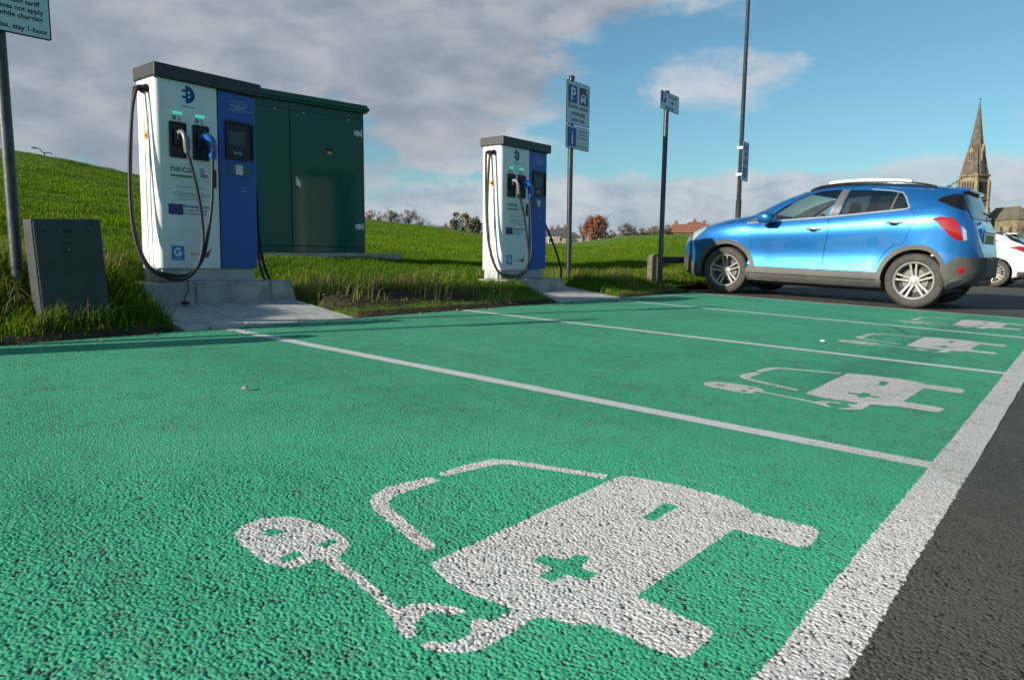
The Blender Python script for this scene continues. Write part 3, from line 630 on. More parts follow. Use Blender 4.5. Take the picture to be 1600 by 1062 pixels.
CW, CD, CS = .885, .30, .530                      # width, depth, white/blue split
ZB, ZT, ZC = .105, 1.535, 1.640                   # steel base, cabinet top, cap top
def make_charger(label):
    t = thing('electric_car_charger', label, 'car charger', (0, 0, 0), 0, 'electric car chargers')
    mb = MB(); mb.box(.03, CW-.02, .025, CD-.02, 0, ZB, .006); mb.box(.0, .04, .05, CD-.04, .0, ZB-.002, .004); mb.build('base', M['base'], t)
    # white cabinet: plan outline with rounded front-left corner and ribbed left side
    plan = []
    for k in range(9): a = R(180+90*k/8); plan.append((.045+.045*math.cos(a), .045+.045*math.sin(a)))
    plan += [(CS-.006, 0), (CS-.006, CD), (.02, CD), (0, CD-.02)]
    for yy in (.215, .135): plan += [(0, yy+.010), (.009, yy+.004), (.009, yy-.004), (0, yy-.010)]
    mb = MB(); n = len(plan); vs = [(x, y, ZB) for x, y in plan]+[(x, y, ZT) for x, y in plan]
    mb.add(vs, [(i, (i+1) % n, n+(i+1) % n, n+i) for i in range(n)]); bmx = bmesh.new()
    mb.poly(plan, lambda u, v, d: Vector((u, v, ZB))); mb.poly(plan, lambda u, v, d: Vector((u, v, ZT)))
    body = mb.build('cabinet', M['cab_white'], t, True)
    mb = MB(); mb.box(CS-.006, CS+.008, .006, CD-.01, ZB+.002, ZT-.002); mb.build('door_gap', M['black'], t)
    mb = MB(); mb.box(CS+.008, CW, .0, CD, ZB+.006, ZT-.003, .007, 3); mb.build('door', M['cab_blue'], t)
    mb = MB(); mb.box(-.012, CW+.045, -.035, CD+.02, ZT+.004, ZC, .010, 3); mb.box(.01, CW-.005, .004, CD-.01, ZT-.004, ZT+.006); mb.build('roof_cap', M['cap'], t)
    f = front(-.0018); f2 = front(-.0032)
    # round plug emblem and its caption
    mb = MB(); out = ellipse(.255, 1.447, .079, .068, 20, -90, 90)
    out += [(.255, 1.482), (.224, 1.482), (.224, 1.464), (.255, 1.464), (.255, 1.434), (.224, 1.434), (.224, 1.416), (.255, 1.416)]
    mb.poly(out, f, [ellipse(.285, 1.464, .011, .010, 10), ellipse(.285, 1.432, .011, .010, 10)]); mb.build('emblem', M['ink_blue'], t)
    mb = MB()
    for k in range(11):
        if k != 6: mb.poly(round_rect(.219+k*.0107, .226+k*.0107, 1.352, 1.361, .002, 1), f)
    mb.build('caption', M['ink_dark'], t)
    for hx, lx, dx in ((.108, .140, .140), (.303, .333, .333)):
        mb = MB(); mb.poly(round_rect(lx, lx+.082, 1.288, 1.306, .006, 3), f, th=.003); mb.build('status_light', M['led'], t)
        mb = MB(); mb.poly(ellipse(dx+.004, 1.258, .026, .016, 12, -90, 90)+[(dx, 1.274), (dx, 1.242)], f, [ellipse(dx+.011, 1.258, .006, .006, 8)])
        for q in range(3): mb.poly([(dx+.044, 1.268-.011*q), (dx+.044+(.022, .016, .028)[q], 1.268-.011*q), (dx+.044+(.022, .016, .028)[q], 1.263-.011*q), (dx+.044, 1.263-.011*q)], f)
        mb.build('socket_label', M['ink_dark'], t)
        x0, x1, z0, z1 = hx, hx+.142, .957, 1.228
        mb = MB(); mb.poly(round_rect(x0, x1, z0, z1, .012), front(0), [round_rect(x0+.012, x1-.012, z0+.014, z1-.014, .01)], th=.012)
        mb.poly(round_rect(x0+.012, x1-.012, z0+.014, z1-.014, .01), front(-.003))
        mb.box(x0+.035, x1-.035, -.030, .0, z0+.09, z1-.05, .012, 3)
        mb.build('holster', M['black'], t)
    # grey rapid plug with open grip, and the blue plug
    mb = MB(); mb.tube(smooth_curve([(.178, -.03, 1.145), (.184, -.075, 1.14), (.188, -.098, 1.09), (.192, -.100, 1.03), (.200, -.098, .990)], 5), [.022]*4+[.019]*17, 12)
    mb.tube(smooth_curve([(.196, -.05, 1.145), (.222, -.085, 1.10), (.226, -.088, 1.03), (.210, -.09, .998)], 5), .0085, 10)
    mb.build('plug', M['plug_grey'], t)
    mb = MB(); mb.tube(smooth_curve([(.190, -.028, 1.105), (.189, -.06, 1.108)], 3), .034, 16); mb.build('plug_nose', M['black'], t)
    mb = MB(); pp = smooth_curve([(.372, -.02, 1.135), (.385, -.065, 1.138), (.408, -.098, 1.105), (.420, -.106, 1.05), (.420, -.104, 1.0), (.416, -.100, .968)], 6)
    rr_ = list(np.interp(np.linspace(0, 1, len(pp)), [0, .25, .45, .7, .92, 1], [.030, .034, .036, .034, .031, .026])); mb.tube(pp, rr_, 18); mb.build('plug', M['plug_blue'], t)
    # lettering on the white face
    mb = MB(); add_text(mb, 'ne', .075, .108, .853, f, width=.085, bold=.001); mb.poly([(.108, .828), (.300, .828), (.300, .812), (.108, .812)], f); mb.build('lettering', M['ink_green'], t)
    mb = MB(); add_text(mb, 'ca', .075, .203, .853, f, width=.092, bold=.001); mb.build('lettering', M['ink_teal'], t)
    mb = MB()
    for k, (a, b_) in enumerate([(.366, .392), (.366, .402), (.366, .384), (.366, .425), (.366, .430)]): mb.poly([(a, .892-k*.0145), (b_, .892-k*.0145), (b_, .884-k*.0145), (a, .884-k*.0145)], f)
    mb.build('small_print', M['ink_dark'], t)
    mb = MB(); mb.box(.470, .502, -.010, .004, .752, .898, .003); mb.build('door_handle', M['black'], t)
    mb = MB()
    for z, a, b_ in ((.735, .15, .39), (.690, .115, .455), (.676, .135, .440), (.662, .170, .40), (.640, .160, .41)):
        x = a
        while x < b_:
            w = random.uniform(.010, .028); mb.poly([(x, z), (min(b_, x+w), z), (min(b_, x+w), z+.006), (x, z+.006)], f); x += w+.005
    mb.build('small_print', M['ink_grey'], t)
    mb = MB(); mb.poly([(.085, .521), (.208, .521), (.208, .603), (.085, .603)], f); fl_ = mb.build('flag', M['flag_blue'], t)
    mb = MB()
    for k in range(12):
        cx, cz = .1465+.027*math.sin(R(30*k)), .562+.027*math.cos(R(30*k))
        mb.poly([(cx+(.0046 if j % 2 == 0 else .0019)*math.sin(R(36*j)), cz+(.0046 if j % 2 == 0 else .0019)*math.cos(R(36*j))) for j in range(10)], f2)
    mb.build('star', M['ink_yellow'], fl_)
    mb = MB(); add_text(mb, 'European Union', .034, .216, .582, f, width=.225, bold=.0006); mb.build('lettering', M['ink_blue'], t)
    mb = MB(); add_text(mb, 'European Regional', .025, .216, .553, f, width=.19); add_text(mb, 'Development Fund', .025, .216, .527, f, width=.185); mb.build('lettering', M['ink_dark'], t)
    mb = MB(); mb.poly([(.100, .167), (.206, .167), (.206, .280), (.100, .280)], f); st = mb.build('sticker', M['sky_blue'], t)
    mb = MB(); ring = ellipse(.152, .232, .032, .034, 22, 50, 330)+[(.181, .206), (.181, .236), (.154, .236), (.154, .222)]
    inner = ellipse(.152, .232, .017, .019, 18, 50, 320)
    mb.poly(ellipse(.152, .232, .034, .034, 24, 40, 345)+ellipse(.152, .232, .018, .018, 16, 345, 40), f2); mb.poly([(.150, .236), (.150, .222), (.168, .222), (.168, .205), (.186, .205), (.186, .236)], front(-.0036))
    mb.poly([(.118, .182), (.188, .182), (.188, .186), (.118, .186)], f2); mb.build('letter_mark', M['ink_white'], st)
    mb = MB()
    for w0, w1, h0, h1 in ((.452, .345, .275, .235), (.440, .360, .252, .222), (.428, .372, .232, .208)):
        up = smooth_curve([(w1, h1, 0), ((w0+w1)/2, h1-.004, 0), (w0, h0, 0)], 6); lo = smooth_curve([(w0, h0, 0), ((w0+w1)/2+.012, h1-.016, 0), (w1, h1-.007, 0)], 6)
        mb.poly([(p.x, p.y) for p in up]+[(p.x, p.y) for p in lo[1:]], f)
    x = .258
    while x < .35: mb.poly([(x, .214), (x+.008, .214), (x+.008, .222), (x, .222)], f); x += .011
    mb.build('wing_mark', M['ink_red'], t)
    # blue door: print, screen, reader
    mb = MB()
    for z, a, b_ in ((1.470, .66, .79), (1.452, .63, .83), (1.400, .575, .865), (1.384, .66, .78)):
        x = a
        while x < b_: w = random.uniform(.010, .03); mb.poly([(x, z), (min(b_, x+w), z), (min(b_, x+w), z+.005), (x, z+.005)], f); x += w+.006
    mb.poly([(.645, 1.427), (.805, 1.427), (.805, 1.437), (.645, 1.437)], f); mb.poly([(.685, 1.410), (.770, 1.410), (.770, 1.418), (.685, 1.418)], f)
    mb.poly([(.735, .776), (.80, .776), (.80, .772), (.735, .772)], f); mb.poly([(.735, .752), (.80, .752), (.80, .744), (.735, .744)], f); mb.build('small_print', M['ink_pale'], t)
    mb = MB(); mb.poly(round_rect(.596, .856, 1.000, 1.306, .010), front(0), [round_rect(.612, .840, 1.016, 1.290, .006)], th=.018); mb.poly(round_rect(.612, .840, 1.016, 1.290, .006), front(-.004)); sb = mb.build('screen_surround', M['black'], t)
    mb = MB(); mb.poly(round_rect(.622, .785, 1.115, 1.228, .004), front(-.0055)); mb.build('screen', M['screen'], sb)
    mb = MB(); mb.poly(ellipse(.683, 1.054, .010, .016, 10, 90, 270)+[(.690, 1.047), (.726, 1.047)]+ellipse(.733, 1.054, .010, .016, 10, -90, 90)+[(.726, 1.061), (.690, 1.061)], front(-.0055)); mb.build('card_symbol', M['ink_grey'], sb)
    mb = MB(); mb.poly(round_rect(.617, .818, .874, .966, .004), front(0), th=.006); rd = mb.build('card_reader', M['ink_teal'], t)
    mb = MB(); mb.poly(round_rect(.684, .752, .880, .960, .003), front(-.0075)); mb.build('reader_plate', M['steel'], rd)
    # side outlets, round sticker
    mb = MB()
    for yy in (.105, .17):
        mb.lathe([(0, .002), (.030, .002), (.030, -.018), (.020, -.030), (.016, -.06), (0, -.06)], 18, 'x', (0, yy, 1.462))
    mb.build('cable_outlet', M['black'], t)
    mb = MB(); mb.add([(-.0016, .155+.030*math.cos(R(18*k)), 1.12+.036*math.sin(R(18*k))) for k in range(20)], [tuple(range(20))]); w_ = mb.build('warning_sticker', M['ink_yellow'], t)
    mb = MB(); mb.add([(-.0030, .150+.016*math.cos(R(18*k)), 1.115+.018*math.sin(R(18*k))) for k in range(20)], [tuple(range(20))]); mb.build('red_dot', M['ink_red'], w_)
    mb = MB(); mb.tube([(.001, .175, 1.45), (-.004, .172, .6), (.0, .165, .02)], .004, 6); mb.tube([(.001, .10, 1.45), (-.005, .103, .55), (.002, .098, .03)], .004, 6); mb.build('retaining_cord', M['ink_grey'], t)
    return t
def hose(parent, pts, r=.013):
    mb = MB(); mb.tube(smooth_curve(pts, 9), r, 12); mb.build('cable', M['hose'], parent)
C1 = Vector((2.622, 5.6, .452)); C2 = Vector((6.505, 5.42, .405))
ch1 = make_charger('nearer white and blue charger, in front of the tall green cabinet')
ch2 = copy_tree(ch1); ch2['label'] = 'farther white and blue charger, standing left of the electric vehicle sign post'
ch1.location = C1; ch2.location = C2; ch1.scale = (.945, 1, 1); ch1.rotation_euler = (0, R(.8), 0)
# hanging cables differ between the two
hose(ch1, [(-.058, .105, 1.462), (-.085, .105, 1.44), (-.135, .09, 1.25), (-.185, .06, .80), (-.188, .02, .38), (-.13, -.04, .13), (.0, -.10, .035), (.14, -.13, .030), (.245, -.13, .12), (.300, -.125, .30), (.298, -.12, .50), (.265, -.12, .72), (.218, -.108, .93), (.201, -.099, .99)])
hose(ch1, [(-.058, .17, 1.462), (-.08, .165, 1.43), (-.12, .14, 1.15), (-.160, .10, .70), (-.158, .05, .36), (-.095, -.01, .12), (.04, -.07, .055), (.19, -.10, .06), (.300, -.11, .18), (.352, -.115, .38), (.392, -.115, .62), (.410, -.108, .85), (.416, -.101, .97)])
hose(ch1, [(CW-.01, .05, .95), (CW+.035, .05, .72), (CW+.05, .05, .40), (CW+.085, .05, .18), (CW+.15, .05, .02), (CW+.25, .06, -.10), (CW+.30, .10, -.16)])
hose(ch1, [(CW-.012, .03, .50), (CW+.02, .03, .30), (CW+.05, .03, .10), (CW+.12, .03, -.04), (CW+.22, .04, -.13), (CW+.26, .06, -.17)], .011)
hose(ch2, [(-.058, .105, 1.462), (-.085, .105, 1.43), (-.115, .10, 1.2), (-.150, .08, .72), (-.150, .04, .36), (-.11, -.03, .12), (-.02, -.09, .03), (.12, -.15, .02), (.27, -.16, .10), (.345, -.14, .30), (.320, -.125, .55), (.27, -.12, .78), (.218, -.108, .94), (.201, -.099, .99)])
hose(ch2, [(-.058, .17, 1.462), (-.078, .17, 1.42), (-.10, .15, 1.1), (-.118, .12, .65), (-.10, .08, .32), (-.06, .0, .10), (.05, -.07, .045), (.22, -.11, .05), (.38, -.12, .17), (.435, -.12, .36), (.43, -.118, .6), (.42, -.108, .85), (.416, -.101, .97)])
hose(ch2, [(CW-.01, .05, .74), (CW+.06, .05, .66), (CW+.24, .05, .42), (CW+.37, .04, .18), (CW+.38, .02, .05), (CW+.30, .0, -.04), (CW+.14, -.02, -.02)])
# small chained cap hanging over the front of each plinth
for par in (ch1, ch2):
    mb = MB(); mb.tube(smooth_curve([(.16, -.12, .02), (.135, -.185, -.05), (.09, -.205, -.11), (.085, -.215, -.145)], 6), .004, 6); mb.lathe([(0, 0), (.028, 0), (.028, .018), (.02, .026), (0, .026)], 14, 'z', (.085, -.222, -.168)); mb.build('dust_cap', M['rubber'], par)

def plinth(o, x0, x1, label):
    mb = MB(); zt = -.004; zb = -.21
    def blk(a, b_, ch=0):
        bm = bmesh.new(); bmesh.ops.create_cube(bm, size=1)
        for v in bm.verts:
            xx = a if v.co.x < 0 else b_; 
            if v.co.x > 0 and v.co.z > 0: xx -= ch
            v.co = Vector((xx, (-.16 if v.co.z < 0 else -.148) if v.co.y < 0 else .33, zb if v.co.z < 0 else zt))
        bmesh.ops.bevel(bm, geom=bm.edges[:], offset=.012, segments=2, affect='EDGES'); mb.bm(bm)
    L = x1-x0; blk(x0, x0+.30*L); blk(x0+.302*L, x0+.80*L); blk(x0+.802*L, x1, .05)
    p = tag(mb.build('charger_plinth', M['plinth']), label, 'plinth', 'concrete plinths under the chargers'); p.location = o
plinth(C1, -.20, 1.12, 'grey concrete block plinth under the nearer charger')
plinth(C2, -.06, 1.14, 'grey concrete block plinth under the farther charger')

# ------------------------------------------------------------------ big green cabinet on its slab
M['green_cab'] = mat('dark_green_gloss_paint', (.008, .098, .064), .13, var=.06, spec=.36)
M['zinc'] = mat('zinc_fitting', (.66, .66, .64), .4, .3, var=.08)
gc = thing('substation_cabinet', 'tall dark green metal cabinet with double doors behind the nearer charger', 'cabinet', (4.456, 8.30, .70), R(-8))
gw, gd, gh = 2.19, 1.1, 1.90
mb = MB(); mb.box(0, gw, 0, gd, 0, gh, .008); mb.build('cabinet_body', M['green_cab'], gc)
mb = MB(); bm = bmesh.new(); bmesh.ops.create_cube(bm, size=1)
for v in bm.verts: v.co = Vector((gw/2+v.co.x*(gw+.14), gd/2+v.co.y*(gd+.14), gh+.003+(.10 if v.co.z > 0 else 0)+(.05 if v.co.z > 0 and v.co.y > 0 else 0)))
bmesh.ops.bevel(bm, geom=bm.edges[:], offset=.03, segments=4, affect='EDGES'); mb.bm(bm); mb.build('roof', M['green_cab'], gc)
mb = MB(); mb.poly([(.045, .075), (gw-.045, .075), (gw-.045, gh-.09), (.045, gh-.09)], front(-.002)); mb.build('door_gap', M['black'], gc)
for a, b_ in ((.055, gw/2-.006), (gw/2+.006, gw-.055)):
    mb = MB(); mb.box(a, b_, -.016, -.004, .085, gh-.10, .005); d = mb.build('door', M['green_cab'], gc)
    if a > 1:
        mb = MB(); mb.box(a+.055, a+.085, -.05, -.014, gh/2-.10, gh/2-.01, .006); mb.box(a+.072, a+.100, -.062, -.04, gh/2-.115, gh/2-.03, .005); mb.lathe([(0, -.022), (.018, -.022), (.018, -.012)], 12, 'y', (a+.068, -.002, gh/2+.0)); mb.build('handle', M['zinc'], d)
        mb = MB(); mb.poly([(a+.50, 1.335), (a+.60, 1.335), (a+.60, 1.385), (a+.50, 1.385)], front(-.0185)); lb = mb.build('label_plate', M['black'], d)
        mb = MB(); mb.poly([(a+.52, 1.30), (a+.58, 1.30), (a+.58, 1.333), (a+.52, 1.333)], front(-.0185)); mb.build('warning_plate', M['ink_yellow'], d)
    for zz in (gh-.115, ):
        for q in (.18, .82): mb = MB(); mb.lathe([(0, -.024), (.011, -.024), (.013, -.014)], 10, 'y', (a+(b_-a)*q, 0, zz)); mb.build('bolt', M['zinc'], d)
for zz in (.36, 1.62):
    mb = MB(); mb.box(gw-.165, gw-.06, -.024, -.012, zz-.03, zz+.03, .003)
    mb.box(gw-.060, gw-.045, -.032, -.008, zz-.05, zz+.05, .003); mb.box(gw-.120, gw-.105, -.028, -.016, zz-.045, zz+.045, .003)
    for px in (.15, .09): mb.lathe([(0, -.030), (.012, -.030), (.012, -.02)], 10, 'y', (gw-px, 0, zz))
    mb.build('hinge', M['zinc'], gc)
mb = MB(); mb.box(-.2, 2.75, -.10, 1.25, -.2, -.005, .015); sl_ = tag(mb.build('cabinet_slab', M['plinth']), 'low concrete slab under the tall green cabinet', 'slab'); sl_.location = gc.location; sl_.rotation_euler = gc.rotation_euler

# ------------------------------------------------------------------ grey utility box
M['utility'] = mat('weathered_grey_green_steel', (.046, .052, .050), .6, var=.18, vscale=5, bump=.002, bscale=30, dirt=(.03, .034, .03), dirt_amt=.6, dirt_scale=7)
def utility(label, loc, rz, sx_=1, sz=1, group='low grey utility cabinets'):
    t = thing('utility_cabinet', label, 'utility box', loc, rz, group)
    mb = MB(); w, d, h = .385*sx_, .135, .62*sz
    mb.box(0, w, 0, d, 0, h, .012, 3); mb.build('cabinet_body', M['utility'], t)
    mb = MB(); mb.box(.012, w-.012, -.008, .002, .02, h-.012, .006); p = mb.build('door', M['utility'], t)
    mb = MB()
    for q in (.18, .80): mb.lathe([(0, -.014), (.007, -.014), (.008, -.007)], 10, 'y', (w*q, 0, h-.075))
    mb.box(w*.43, w*.58, -.013, -.006, h-.082, h-.066, .002); mb.build('bolt', M['black'], p)
    mb = MB(); mb.box(w*.40, w*.60, -.011, -.006, h-.150, h-.140, .002); mb.lathe([(0, -.020), (.013, -.018), (.016, -.007)], 14, 'y', (w*.48, 0, h-.185)); mb.build('lock', M['cap'], p)
    mb = MB(); mb.lathe([(0, -.022), (.004, -.022), (.005, -.018)], 8, 'y', (w*.478, 0, h-.186)); mb.build('keyhole', M['zinc'], p)
    return t
ub = utility('squat dark grey utility box leaning in long grass beside the parking tariff sign', (1.500, 4.84, .245), R(-1.0)); ub.rotation_euler = (R(-1.0), R(-2.2), R(-1.0)); ub.location.x += .055
utility('taller dark grey utility box at the left edge, beyond the squat grey one', (-1.05, 4.92, .12), 0, 1.1, 2.05)

# ------------------------------------------------------------------ sign posts
M['post'] = mat('dark_painted_post', (.030, .036, .036), .38, .2, var=.25, vscale=14, bump=.002, bscale=40)
M['post_galv'] = mat('weathered_galvanised_post', (.065, .070, .072), .45, .4, var=.3, vscale=16, bump=.002, bscale=45)
M['sign_white'] = mat('sign_white_sheet', (.62, .68, .70), .42, var=.03)
M['sign_edge'] = mat('sign_dark_border', (.016, .02, .026), .5, var=.05)
M['sign_blue'] = mat('sign_blue_sheet', (.018, .075, .27), .42, var=.03)
M['sign_teal'] = mat('sign_dark_teal_sheet', (.014, .055, .075), .42, var=.03)
M['alu'] = mat('aluminium_back', (.35, .35, .35), .45, .8, var=.1)
def post_thing(label, x, y, ztop, r, m, lean=0):
    z0 = float(terrain(x, y)) if y > KERB else float(plane(x, y))
    t = thing('sign_post', label, 'sign post', (x, y, z0-.03), 0, 'parking sign posts'); t.rotation_euler = (0, lean, 0)
    mb = MB(); h = ztop-z0+.03; mb.tube([(0, 0, -.1), (0, 0, h*.5), (0, 0, h-.012)], r, 20); mb.lathe([(r*1.12, h-.03), (r*1.12, h-.004), (r*.6, h+.006), (0, h+.008)], 20); mb.build('pole', m, t)
    return t, z0-.03
def panel(t, x0, x1, z0, z1, y=-.058, border=.011, rr=.02, name='sign_panel'):
    mb = MB(); mb.poly(round_rect(x0, x1, z0, z1, rr), front(y), th=.003); back = mb.build(name, M['sign_edge'], t)
    mb = MB(); mb.poly(round_rect(x0+border, x1-border, z0+border, z1-border, max(.004, rr-border)), front(y-.0045)); mb.build('sign_face', M['sign_white'], back)
    mb = MB()
    for zz in (z0+(z1-z0)*.25, z0+(z1-z0)*.75): mb.box(-.045, .045, y+.002, y+.058, zz-.012, zz+.012, .003)
    mb.build('clamp', M['alu'], back)
    return back, front(y-.006)
def tariff(t, zb):
    # narrow plate hung to the right of the pole, lower edge 1.95 above datum
    b_, f = panel(t, -.07, .258, 1.955-zb, 2.29-zb, border=.0085, rr=.014)
    mb = MB(); rows = [('Parking tariff', 2.118), ('does not apply', 2.076), ('while charging', 2.034), ('Max. stay 1-hour', 1.966)]
    for s_, z in rows: add_text(mb, s_, .0400, .100, z-zb+.02, f, 'CENTER', bold=.0008)
    mb.build('lettering', M['ink_dark'], b_)
p1, z1 = post_thing('grey pole with the tariff and maximum stay sign, behind the squat grey box', 1.545, 5.16, 2.42, .034, M['post_galv'], R(-.3)); tariff(p1, z1)
p4, z4 = post_thing('tariff sign pole past the left edge, the one casting the longest shadow', -.98, 5.27, 2.42, .034, M['post_galv']); tariff(p4, z4)
p2, z2 = post_thing('dark pole with the electric vehicle recharging and information signs beside the farther charger', 8.165, 5.6, 3.05, .036, M['post'])
b_, f = panel(p2, -.205, .352, 2.415-z2, 2.968-z2, border=.010)
mb = MB(); mb.poly(round_rect(-.165, .045, 2.690-z2, 2.915-z2, .008), f); q = mb.build('parking_symbol', M['sign_blue'], b_)
f3 = front(-.068)
mb = MB(); add_text(mb, 'P', .235, -.058, 2.722-z2, f3, 'CENTER', bold=.006); mb.build('lettering', M['ink_white'], b_)
mb = MB(); mb.poly(round_rect(.098, .312, 2.690-z2, 2.915-z2, .008), f); mb.build('charging_symbol', M['sign_teal'], b_)
mb = MB(); zz = 2.690-z2
mb.poly([(.120, zz+.055), (.120, zz+.085), (.138, zz+.130), (.150, zz+.140), (.222, zz+.140), (.234, zz+.130), (.250, zz+.085), (.250, zz+.055), (.245, zz+.020), (.222, zz+.020), (.222, zz+.045), (.148, zz+.045), (.148, zz+.020), (.125, zz+.020)], f3, [[(.150, zz+.098), (.160, zz+.125), (.212, zz+.125), (.222, zz+.098)], ellipse(.142, zz+.072, .009, .009, 10), ellipse(.230, zz+.072, .009, .009, 10)])
mb.poly(ellipse(.272, zz+.190, .020, .022, 14), f3); mb.poly([(.266, zz+.168), (.277, zz+.168), (.277, zz+.125), (.262, zz+.095), (.254, zz+.100), (.266, zz+.130)], f3); mb.build('pictogram', M['ink_white'], b_)
mb = MB()
for s_, z in (('Electric vehicle', 2.622), ('recharging', 2.540), ('point only', 2.458)): add_text(mb, s_, .078, .073, z-z2, f, 'CENTER', bold=.0012)
mb.build('lettering', M['ink_dark'], b_)
b_, f = panel(p2, -.205, .352, 2.10-z2, 2.402-z2, border=.009)
mb = MB(); mb.poly(round_rect(-.165, .035, 2.128-z2, 2.372-z2, .008), f); mb.build('information_symbol', M['sign_blue'], b_)
mb = MB(); add_text(mb, 'i', .25, -.065, 2.160-z2, f3, 'CENTER', bold=.004); mb.build('lettering', M['ink_white'], b_)
mb = MB()
for z, a, e_ in ((2.345, .085, .30), (2.300, .075, .315), (2.255, .06, .325), (2.150, .06, .325)):
    x = a
    while x < e_: w = random.uniform(.014, .034); mb.poly([(x, z-z2-.006), (min(e_, x+w), z-z2-.006), (min(e_, x+w), z-z2+.006), (x, z-z2+.006)], f); x += w+.010
mb.build('small_print', M['ink_dark'], b_)
p3, z3 = post_thing('dark pole with the small parking arrow sign beside the timber post', 9.87, 5.10, 3.10, .036, M['post'], R(.9))
b_, f = panel(p3, -.31, .275, 2.80-z3, 3.055-z3, border=.008)
mb = MB(); mb.poly(round_rect(-.288, -.145, 2.895-z3, 3.032-z3, .006), f); mb.build('parking_symbol', M['sign_blue'], b_)
mb = MB(); add_text(mb, 'P', .145, -.217, 2.912-z3, f3, 'CENTER', bold=.004); mb.build('lettering', M['ink_white'], b_)
mb = MB(); add_text(mb, 'Pay at meter', .052, .055, 2.990-z3, f, 'CENTER', bold=.001); add_text(mb, 'Display ticket', .052, -.02, 2.825-z3, f, 'CENTER', bold=.001)
mb.poly([(q-.11, w) for q, w in ((.10, 2.918-z3), (.165, 2.918-z3), (.165, 2.896-z3), (.215, 2.925-z3), (.165, 2.954-z3), (.165, 2.932-z3), (.10, 2.932-z3))], f); mb.build('lettering', M['ink_dark'], b_)

# ------------------------------------------------------------------ lamp column with banner
lx, ly = 18.58, 7.40; lz = float(terrain(lx, ly))
lp = thing('street_lamp', 'tall dark lamp column rising out of the picture behind the blue car', 'street lamp', (lx, ly, lz))
lp.rotation_euler = (0, R(.6), 0)
mb = MB(); mb.tube([(0, 0, -.2), (0, 0, 1.4), (0, 0, 1.41), (0, 0, 8.6)], [.075, .072, .058, .045], 18); mb.tube(smooth_curve([(0, 0, 8.5), (0, .1, 8.8), (-.1, -.5, 8.95), (-.15, -.9, 8.95)], 6), .03, 10); mb.build('column', M['post'], lp)
mb = MB(); mb.box(-.30, .0, -1.45, -.85, 8.88, 9.0, .04, 3); mb.build('lamp_head', M['cap'], lp)
bn_ = thing('banner_sign', 'narrow pale blue notice fixed on the tall lamp column', 'notice', (lx, ly, lz-.62)); bn_.rotation_euler = (0, R(.6), 0)
M['print_blue'] = mat('faded_blue_print', (.13, .20, .38), .5); M['notice'] = mat('notice_sheet', (.42, .49, .62), .45, var=.05)
mb = MB(); mb.poly([(-.08, 2.50), (.33, 2.50), (.33, 3.50), (-.08, 3.50)], front(-.075), th=.004); pl = mb.build('notice_panel', M['notice'], bn_)
mb = MB(); mb.poly([(-.05, 3.42), (.30, 3.42), (.30, 3.30), (-.05, 3.30)], front(-.081)); mb.poly([(.0, 2.92), (.28, 2.92), (.28, 3.06), (.0, 3.06)], front(-.081)); mb.poly([(-.06, 2.60), (.30, 2.60), (.30, 2.86), (-.06, 2.86)], front(-.081)); mb.build('print', M['print_blue'], pl)
mb = MB(); mb.poly([(.03, 3.24), (.26, 3.24), (.145, 3.10)], front(-.081)); mb.build('red_print', M['ink_red'], pl)
mb = MB(); [mb.box(-.10, .10, -.072, .07, z-.03, z+.03, .005) for z in (2.66, 3.34)]; mb.build('clamp', M['zinc'], pl)

# ------------------------------------------------------------------ knee-high timber rail
M['timber'] = mat('weathered_timber', (.135, .115, .080), .85, var=.3, vscale=12, bump=.006, bscale=50, dirt=(.05, .05, .035), dirt_amt=.6)
M['timber_dark'] = mat('creosoted_rail', (.030, .028, .025), .8, var=.3, vscale=10, bump=.005, bscale=50)
tr_ = thing('timber_barrier', 'knee-high timber post and dark rail at the edge of the grass before the blue car', 'timber barrier', (9.85, 5.18, .27))
for k in range(6):
    mb = MB(); bm = bmesh.new(); bmesh.ops.create_cube(bm, size=1); s_ = .085
    for v in bm.verts: v.co = Vector((k*2.05+v.co.x*2*s_, v.co.y*2*s_, -.25 if v.co.z < 0 else .415))
    top = [f for f in bm.faces if f.normal.z > .9]; r_ = bmesh.ops.inset_region(bm, faces=top, thickness=.055)
    for f in top:
        for v in f.verts: v.co.z += .035
    bmesh.ops.bevel(bm, geom=[e for e in bm.edges], offset=.006, segments=1, affect='EDGES'); mb.bm(bm, Matrix.Rotation(R(random.uniform(-2, 2)), 4, 'Z')); mb.build('post', M['timber'], tr_)
mb = MB(); mb.box(.075, 10.3, .0, .10, .31, .415, .012); mb.build('rail', M['timber_dark'], tr_)

# ------------------------------------------------------------------ litter on the bays
for (x, y, s_, lab) in ((5.57, 1.53, .035, 'white scrap of paper lying past the second divider line'), (1.62, 2.75, .02, 'tiny pinkish brown leaf lying on the nearest green bay')):
    mb = MB(); z = .03462*y+.010
    mb.add([(x-s_, y-s_*.4, z), (x-s_*.1, y-s_*.7, z+.006), (x+s_, y-s_*.2, z+.002), (x+s_*.7, y+s_*.6, z+.009), (x-s_*.5, y+s_*.5, z+.003), (x, y, z+.012)], [(0, 1, 5), (1, 2, 5), (2, 3, 5), (3, 4, 5), (4, 0, 5)])
    tag(mb.build('paper_scrap' if s_ > .03 else 'fallen_leaf', M['ink_white'] if s_ > .03 else mat('leaf_brown', (.42, .22, .14), .8), None), lab, 'litter')
